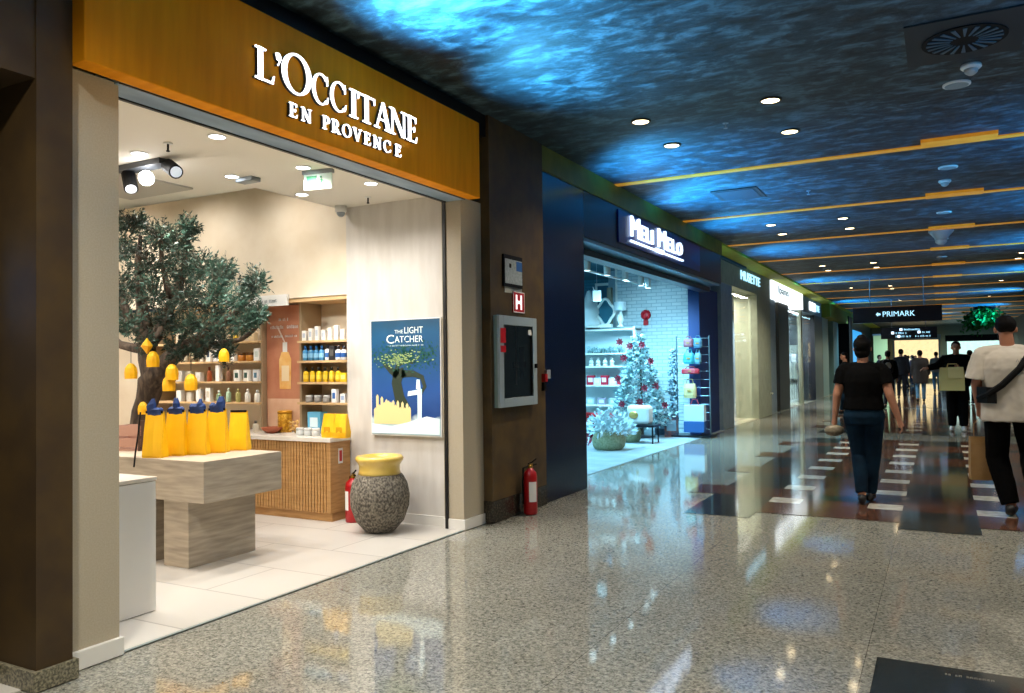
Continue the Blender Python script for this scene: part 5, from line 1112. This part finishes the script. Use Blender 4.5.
def person(label, loc, rz, h, pose=None, top=None, sleeve='short', topfit=1.0, hem=.92, bottom=None, legfit=1.0, shoes=None, hair=None, hairstyle='short', coat=None, face=True, vox=.009, skin=None, build=1.0, curl=.5):
    J = dict(BASE); J.update(pose or {}); J = {k: Vector(v) for k, v in J.items()}
    t = thing('person', label, 'person', loc, rz); t.scale = (h/1.75,)*3; B = build
    b = MB()
    oval(b, [(J['pel']+Vector((0, 0, -.09)), .12*B, .09*B), (J['pel'], .165*B, .115*B), (J['pel'].lerp(J['chest'], .45), .135*B, .10*B), (J['chest'], .16*B, .115*B), ((J['shL']+J['shR'])/2+Vector((0, 0, -.06)), .145*B, .09*B), (J['neck']+Vector((0, 0, -.01)), .07, .065)])
    cap(b, J['neck']+Vector((0, -.005, -.03)), J['head']+Vector((0, -.025, -.05)), .058, .054)
    hd = J['head']; b.ball(hd+Vector((0, -.005, .025)), .076, .095, .092, 16); b.ball(hd+Vector((0, .022, -.045)), .056, .062, .065, 14)
    hz = Matrix.Rotation(J['headrot'].z, 3, 'Z') if 'headrot' in J else Matrix.Identity(3)
    if face:
        b.tube([hd+hz@Vector((0, .082, .015)), hd+hz@Vector((0, .108, -.02)), hd+hz@Vector((0, .082, -.03))], [.008, .014, .012], 8)
        b.ball(hd+hz@Vector((0, .083, -.052)), .022, .009, .009, 8); b.ball(hd+hz@Vector((0, .072, -.09)), .024, .02, .016, 8)
    for sx in (-1, 1): b.ball(hd+hz@Vector((sx*.079, -.005, -.005)), .013, .02, .032, 10)
    for S, sg in (('L', -1), ('R', 1)):
        cap(b, J['neck']+Vector((0, 0, -.075)), J['sh'+S].lerp(J['neck'], .2)+Vector((0, 0, -.055)), .055, .05); cap(b, J['sh'+S]+Vector((0, 0, -.04)), J['el'+S], .047*B, .039*B); cap(b, J['el'+S], J['wr'+S], .038*B, .025*B)
        d = (J['wr'+S]-J['el'+S]); hand(b, J['wr'+S], d, -sg if d.z < -.02 else sg, J.get('fwd'+S, Vector((0, 1, 0))), curl)
        cap(b, J['hip'+S], J['knee'+S], .082*B, .054*B); cap(b, J['knee'+S], J['ank'+S], .052*B, .036*B); cap(b, J['ank'+S], J['toe'+S], .036, .026)
    body = remesh(b, 'body', skin or M_skin, t, min(vox, .0075) if vox < .012 else vox, 2)
    if face:
        e = MB()
        for sx in (-1, 1): e.ball(hd+hz@Vector((sx*.03, .083, .008)), .012, .008, .006, 8); e.box(-.016, .016, -.004, .004, -.003, .003, Matrix.Translation(hd+hz@Vector((sx*.03, .087, .028))))
        e.build('eyes', M_blk, t)
    # clothing follows the body
    g = MB(); F = topfit*B; hz_ = hem
    secs = []
    pz = J['pel'].z
    secs.append((Vector((J['pel'].x, J['pel'].y, hz_)), .178*F, .135*F)); secs.append((J['pel']+Vector((0, 0, max(.0, hz_-pz)+.04)), .172*F, .132*F))
    secs += [(J['pel'].lerp(J['chest'], .5), .158*F, .125*F), (J['chest'], .178*F, .135*F), ((J['shL']+J['shR'])/2+Vector((0, 0, -.06)), .172*F, .118*F), ((J['shL']+J['shR'])/2+Vector((0, 0, -.01)), .14*F, .095*F), (J['neck']+Vector((0, 0, -.02)), .085, .08), (J['neck']+Vector((0, 0, .0)), .07, .068)]
    oval(g, secs)
    for S in 'LR':
        sh, el, wr = J['sh'+S], J['el'+S], J['wr'+S]; nk = J['neck']; cap(g, nk+Vector((0, 0, -.055)), sh.lerp(nk, .18)+Vector((0, 0, -.03)), .07, .058*F); cap(g, sh+Vector((0, 0, -.032)), sh.lerp(el, .35), .060*F, .060*F)
        if sleeve == 'short': g.tube([sh.lerp(el, .1), sh.lerp(el, .62 if topfit < 1.1 else .85)], [.062*F, .064*F if topfit < 1.1 else .078*F], 14)
        else: cap(g, sh+Vector((0, 0, -.03)), el, .060*F, .052*F); g.tube([el, el.lerp(wr, .5), el.lerp(wr, .93)], [.052*F, .047*F, .04*F], 14)
    remesh(g, 'coat' if coat else ('t_shirt' if sleeve == 'short' else 'jacket'), top, t, vox, 2, .006)
    g = MB(); oval(g, [(J['pel']+Vector((0, 0, -.12)), .16*B, .12*B), (J['pel']+Vector((0, 0, -.04)), .178*B, .132*B), (J['pel']+Vector((0, 0, .06)), .158*B, .12*B)])
    for S in 'LR':
        hp, kn, an = J['hip'+S], J['knee'+S], J['ank'+S]; cap(g, hp, kn, .094*B, .066*legfit*B); cap(g, kn, kn.lerp(an, .5), .066*legfit*B, .062*legfit*B); g.tube([kn.lerp(an, .5), kn.lerp(an, .97)], [.062*legfit*B, .052*legfit*B*1.02], 14)
    remesh(g, 'trousers', bottom, t, vox, 2, .005)
    for S in 'LR':
        g = MB(); an, to = J['ank'+S], J['toe'+S]; d = (to-an); hl = an-Vector((d.x, d.y, 0)).normalized()*.05
        g.ball(hl.lerp(Vector((hl.x, hl.y, to.z)), .6), .042, .045, .05); cap(g, Vector((hl.x, hl.y, to.z+.012)), to+Vector((0, 0, .008)), .042, .036); cap(g, an+Vector((0, 0, -.02)), to.lerp(an, .4), .042, .04)
        remesh(g, 'shoe', shoes, t, vox, 1)
    g = MB()
    if hair:
        g.ball(hd+Vector((0, -.018, .04)), .084, .098, .088, 16)
        if hairstyle in ('bun', 'long', 'bob'): g.ball(hd+Vector((0, -.05, .0)), .082, .07, .095, 16)
        if hairstyle == 'bun': g.ball(hd+Vector((0, -.075, .10)), .05); g.ball(hd+Vector((0, -.05, .04)), .092); g.ball(hd+Vector((0, -.06, -.04)), .078, .06, .07)
        if hairstyle == 'long': g.tube([hd+Vector((0, -.06, 0)), hd+Vector((0, -.085, -.12)), hd+Vector((0, -.09, -.24))], [.08, .085, .05], 14)
        if hairstyle == 'short': g.ball(hd+Vector((0, -.045, .0)), .078, .062, .075, 16)
        if hairstyle == 'hood': g.ball(hd+Vector((0, -.03, .01)), .1, .105, .13, 16); g.tube([hd+Vector((0, -.03, -.05)), hd+Vector((0, -.02, -.15))], [.1, .13], 14)
        if hairstyle == 'beard': g.ball(hd+Vector((0, -.045, .02)), .077, .06, .06, 16)
        remesh(g, 'hair' if hairstyle != 'hood' else 'headscarf', hair, t, vox, 1, .004)
        if hairstyle == 'beard':
            g = MB(); g.ball(hd+Vector((0, .035, -.06)), .064, .06, .06, 14); remesh(g, 'beard', hair, t, vox, 1)
    return t
K = lambda n, c, r=.85, **k: mat(n, c, r, **k)
c_blk = K('black_cotton', '#050506', spec=.1); c_jean = K('dark_blue_denim', '#0b1c2b', col2='#122a3d', scale=6, spec=.1); c_jeanl = K('light_blue_denim', '#5c8fb5'); c_wht = K('off_white_cotton', '#cfc8bd'); c_blkt = K('black_trousers', '#040405', spec=.1)
c_coat = K('dark_grey_wool', '#2c2a2b'); c_shoe = K('black_shoe', '#101013', .5); c_shoew = K('white_shoe', '#c9c9c9', .5); c_gr = K('light_grey_cloth', '#7f8a8c'); c_nv = K('navy_cloth', '#0d1420')
sk2 = mat('skin_tan', '#a97258', .5)
# woman in black t-shirt, seen from behind, walking away
wl = zp(866, 503, 0)
p1 = person('woman seen from behind in black t-shirt and dark blue jeans, hair up, walking away', (wl.x, wl.y, 0), 0, 1.66,
    dict(kneeL=(-.06, .06, .50), ankL=(-.03, -.06, .10), toeL=(-.04, .08, .03), kneeR=(.075, .05, .50), ankR=(.035, .12, .085), toeR=(.05, .27, .035), elL=(-.255, -.03, 1.14), wrL=(-.285, .0, .90), elR=(.255, -.05, 1.14), wrR=(.33, -.02, .89), shL=(-.185, 0, 1.43), shR=(.185, 0, 1.43), hipL=(-.095, 0, .92), hipR=(.095, 0, .92)),
    c_blk, 'short', 1.0, .985, c_jean, 1.0, c_shoe, M_hair, 'bun', build=1.16, skin=M_skin, face=True)
# her small bag
hp = Vector((-.285, .0, .84))*(1.66/1.75)
t = thing('small_handbag', 'small crumpled cream bag held in the left hand of the woman in the black t-shirt', 'bag', (wl.x+hp.x-.01, wl.y+hp.y, hp.z-.14), .4)
MB().ball((0, 0, .06), .10, .05, .06, 14).build('bag_body', mat('cream_plastic', '#a59a84', .4, col2='#5b5648', scale=12), t, True); MB().tube([(-.03, 0, .10), (0, 0, .15), (.03, 0, .10)], .006, 6).build('handle', M_gray, t)
# man in white t-shirt
ml = zp(1011, 515, 0)
mx, my = ml.x, ml.y
p2 = person('man seen from behind in loose white t-shirt and black trousers with a crossbody bag', (mx, my, 0), 0, 1.82,
    dict(kneeL=(-.09, .05, .50), ankL=(-.0, -.04, .09), toeL=(.03, .11, .035), hipL=(-.08, 0, .92), hipR=(.12, 0, .92), kneeR=(.17, .12, .53), ankR=(.16, -.22, .30), toeR=(.18, -.20, .14), elL=(-.235, .0, 1.14), wrL=(-.215, .10, .93), shL=(-.18, 0, 1.43), shR=(.21, 0, 1.43), elR=(.29, .02, 1.14), wrR=(.31, .14, .95), head=(.0, .03, 1.625), pel=(.02, 0, .95), chest=(.02, 0, 1.28), neck=(.01, -.0, 1.48)),
    c_wht, 'short', 1.17, .82, c_blkt, 1.22, c_shoe, M_hair, 'beard', build=1.12, skin=sk2, curl=.85)
k = 1.82/1.75
t = thing('crossbody_bag', 'black crossbody bag on a diagonal strap over the white t-shirt', 'bag', (mx, my, 0)); t.scale = (k, k, k)
MB().tube([(.22, -.03, 1.50), (.18, -.13, 1.44), (.08, -.185, 1.28), (-.05, -.19, 1.14), (-.15, -.15, 1.06), (-.22, -.05, 1.02)], .028, 8).build('strap', M_blk, t)
MB().rings([[Vector((x, y_, z)) for x, y_ in ((-.235, -.05), (-.235+.07, -.15), (-.1, -.185), (-.09, -.17), (-.19, -.03))] for z in (.98, 1.0, 1.09, 1.12)]).build('pouch', M_blk, t)
hp = Vector((-.215, .12, .84))*k
t = thing('paper_carrier_bag', 'brown kraft paper carrier bag hanging from the hand of the man in the white t-shirt', 'carrier bag', (mx+hp.x, my+hp.y, hp.z-.58), .15)
MB().rings([[Vector((x*.09*a, y_*.055*b_, z*.80)) for x, y_ in ((-1, -1), (0, -1.05), (1, -1), (.93, 0), (1, 1), (0, 1), (-1, 1), (-.93, 0))] for a, b_, z in ((1, 1, 0), (1, 1, .2), (.96, .8, .42), (.94, .6, .5))], False).build('paper_body', mat('kraft_paper', '#a98455', .7, col2='#94713f', scale=5), t)
MB().tube([(-.05, 0, .395), (-.045, 0, .52), (0, 0, .575), (.045, 0, .52), (.05, 0, .395)], .005, 6).build('handle', mat('kraft_cord', '#8d6c40', .7), t)
t = thing('clear_plastic_bag', 'crumpled clear plastic pouch held above the kraft bag', 'plastic bag', (mx+hp.x+.07, my+hp.y, hp.z-.12), 0); MB().ball((0, 0, .06), .06, .04, .075, 10).build('bag_body', mat('cloudy_plastic', '#9fb0b8', .2, alpha=.5), t, True); MB().tube([(-.02, 0, .12), (-.04, 0, .16)], .008, 6).build('knot', M_gray, t)
# back print on the white t-shirt: child of the man's shirt
g = MB()
for i in range(7):
    a = .06+i*.028; g.tube([(a, -.172+.006*i, 1.335+.012*math.sin(i)), (a+.008, -.173+.006*i, 1.36+.014*math.sin(i*2)), (a+.018, -.173+.006*i, 1.325+.012*math.cos(i))], .003, 5)
g.tube([(.05, -.17, 1.29), (.12, -.168, 1.275), (.2, -.15, 1.30)], .0035, 5)
g.build('back_print', M_gray, p2)
# facing woman in black with a cream bag
fl_ = zp(958, 431, 0)
p3 = person('person in black hooded outfit and headscarf facing the camera, holding a cream shopping bag', (fl_.x, fl_.y, 0), PI, 1.80,
    dict(head=(0, .03, 1.61), elR=(.33, .08, 1.26), wrR=(.50, .16, 1.22), elL=(-.22, .08, 1.16), wrL=(-.05, .24, 1.22), kneeL=(-.10, .03, .50), ankL=(-.10, .02, .09), ankR=(.09, -.02, .09), fwdL=(0, 0, 1)),
    c_blk, 'long', 1.22, .86, c_blkt, 1.25, c_shoew, M_hair, 'short', build=1.1, vox=.014)
bz = yp(956, 388, fl_.y-.35)
t = thing('shopping_bag', 'pale yellow shopping bag with a folded flap held before the black outfit', 'shopping bag', (bz.x-.03, fl_.y-.36, bz.z-.05), 0)
MB().rings([[Vector((x*a, y_*.06*b_, z)) for x, y_ in ((-.26, -1), (.18, -1), (.18, 1), (-.26, 1))] for a, b_, z in ((1, 1, 0), (1, 1, .15), (1.0, .8, .3), (.92, .6, .45))]).build('bag_body', mat('cream_bag', '#e0d28c', .6), t)
MB().box(-.10, .16, -.085, -.065, .24, .46).build('front_flap', mat('cream_flap', '#f0e2a0', .6), t); MB().tube([(-.12, 0, .43), (-.1, 0, .52), (.05, 0, .52), (.08, 0, .43)], .01, 6).build('handle', mat('cream_bag', '#e0d28c', .6), t)
# people further away
def far(px, py, label, h, rz, top, bot, sl='long', fit=1.1, hs='short', hem=.85, sh=c_shoe, coat=None, hair=M_hair, legfit=1.0, d=None):
    p = zp(px, py, 0)
    return person(label, (p.x, p.y, 0), rz, h, dict(kneeL=(-.09, .08, .5), ankL=(-.09, -.1, .1), toeL=(-.09, .05, .03), ankR=(.09, .1, .085), toeR=(.09, .26, .03)) if d is None else d, top, sl, fit, hem, bot, legfit, sh, hair, hs, coat, True, .02)
far(889, 408, 'person in black clothes with a light emblem backpack walking away beyond the woman', 1.72, 0, c_blk, c_nv, hs='bob')
p = zp(889, 408, 0); t = thing('backpack', 'black backpack with a pale round patch on the walking person', 'backpack', (p.x, p.y-.22, 1.1)); MB().box(-.15, .15, -.08, .08, -.05, .36).build('pack_body', M_blk, t, bevel=.05); MB().ball((.02, -.085, .16), .09, .012, .11, 12).build('pale_patch', mat('patch', '#a09a8a', .6), t, True)
far(902, 399, 'tall person in dark jacket beside the backpack wearer', 1.84, 0, c_nv, c_nv)
p = far(921, 402, 'person in long dark grey coat and light blue jeans walking away', 1.76, 0, c_coat, c_jeanl, fit=1.35, hs='bob', hem=.62, coat=True)
far(937, 392, 'person in light grey jacket to the right of the long coat', 1.78, .1, c_gr, c_jeanl)
far(971, 404, 'person in dark cap and dark coat behind the cream bag holder', 1.72, .2, c_nv, c_blkt)
far(985, 398, 'dark haired person in pale top just left of the white t-shirt man', 1.76, 0, c_gr, c_jean, hs='bob')
far(846, 414, 'person with light skin partly hidden by the woman in the black t-shirt, looking left', 1.66, PI*.6, c_blk, c_jean, hs='bob')
for i, (px, py, c_) in enumerate(((909, 384, c_wht), (913, 386, K('mauve_cloth', '#5c4650')), (906, 388, K('wine_cloth', '#4a2a30')), (916, 383, c_nv), (880, 390, c_nv), (944, 385, c_gr))):
    far(px, py, ['tiny distant person in white', 'tiny distant person in mauve', 'tiny distant person in wine red', 'tiny distant person in navy near the end window', 'distant person in navy by the green column', 'distant person in grey right of the warm window'][i], 1.7, i*1.1, c_, c_nv, hs='bob')

bpy.data.scenes.remove(TMP)
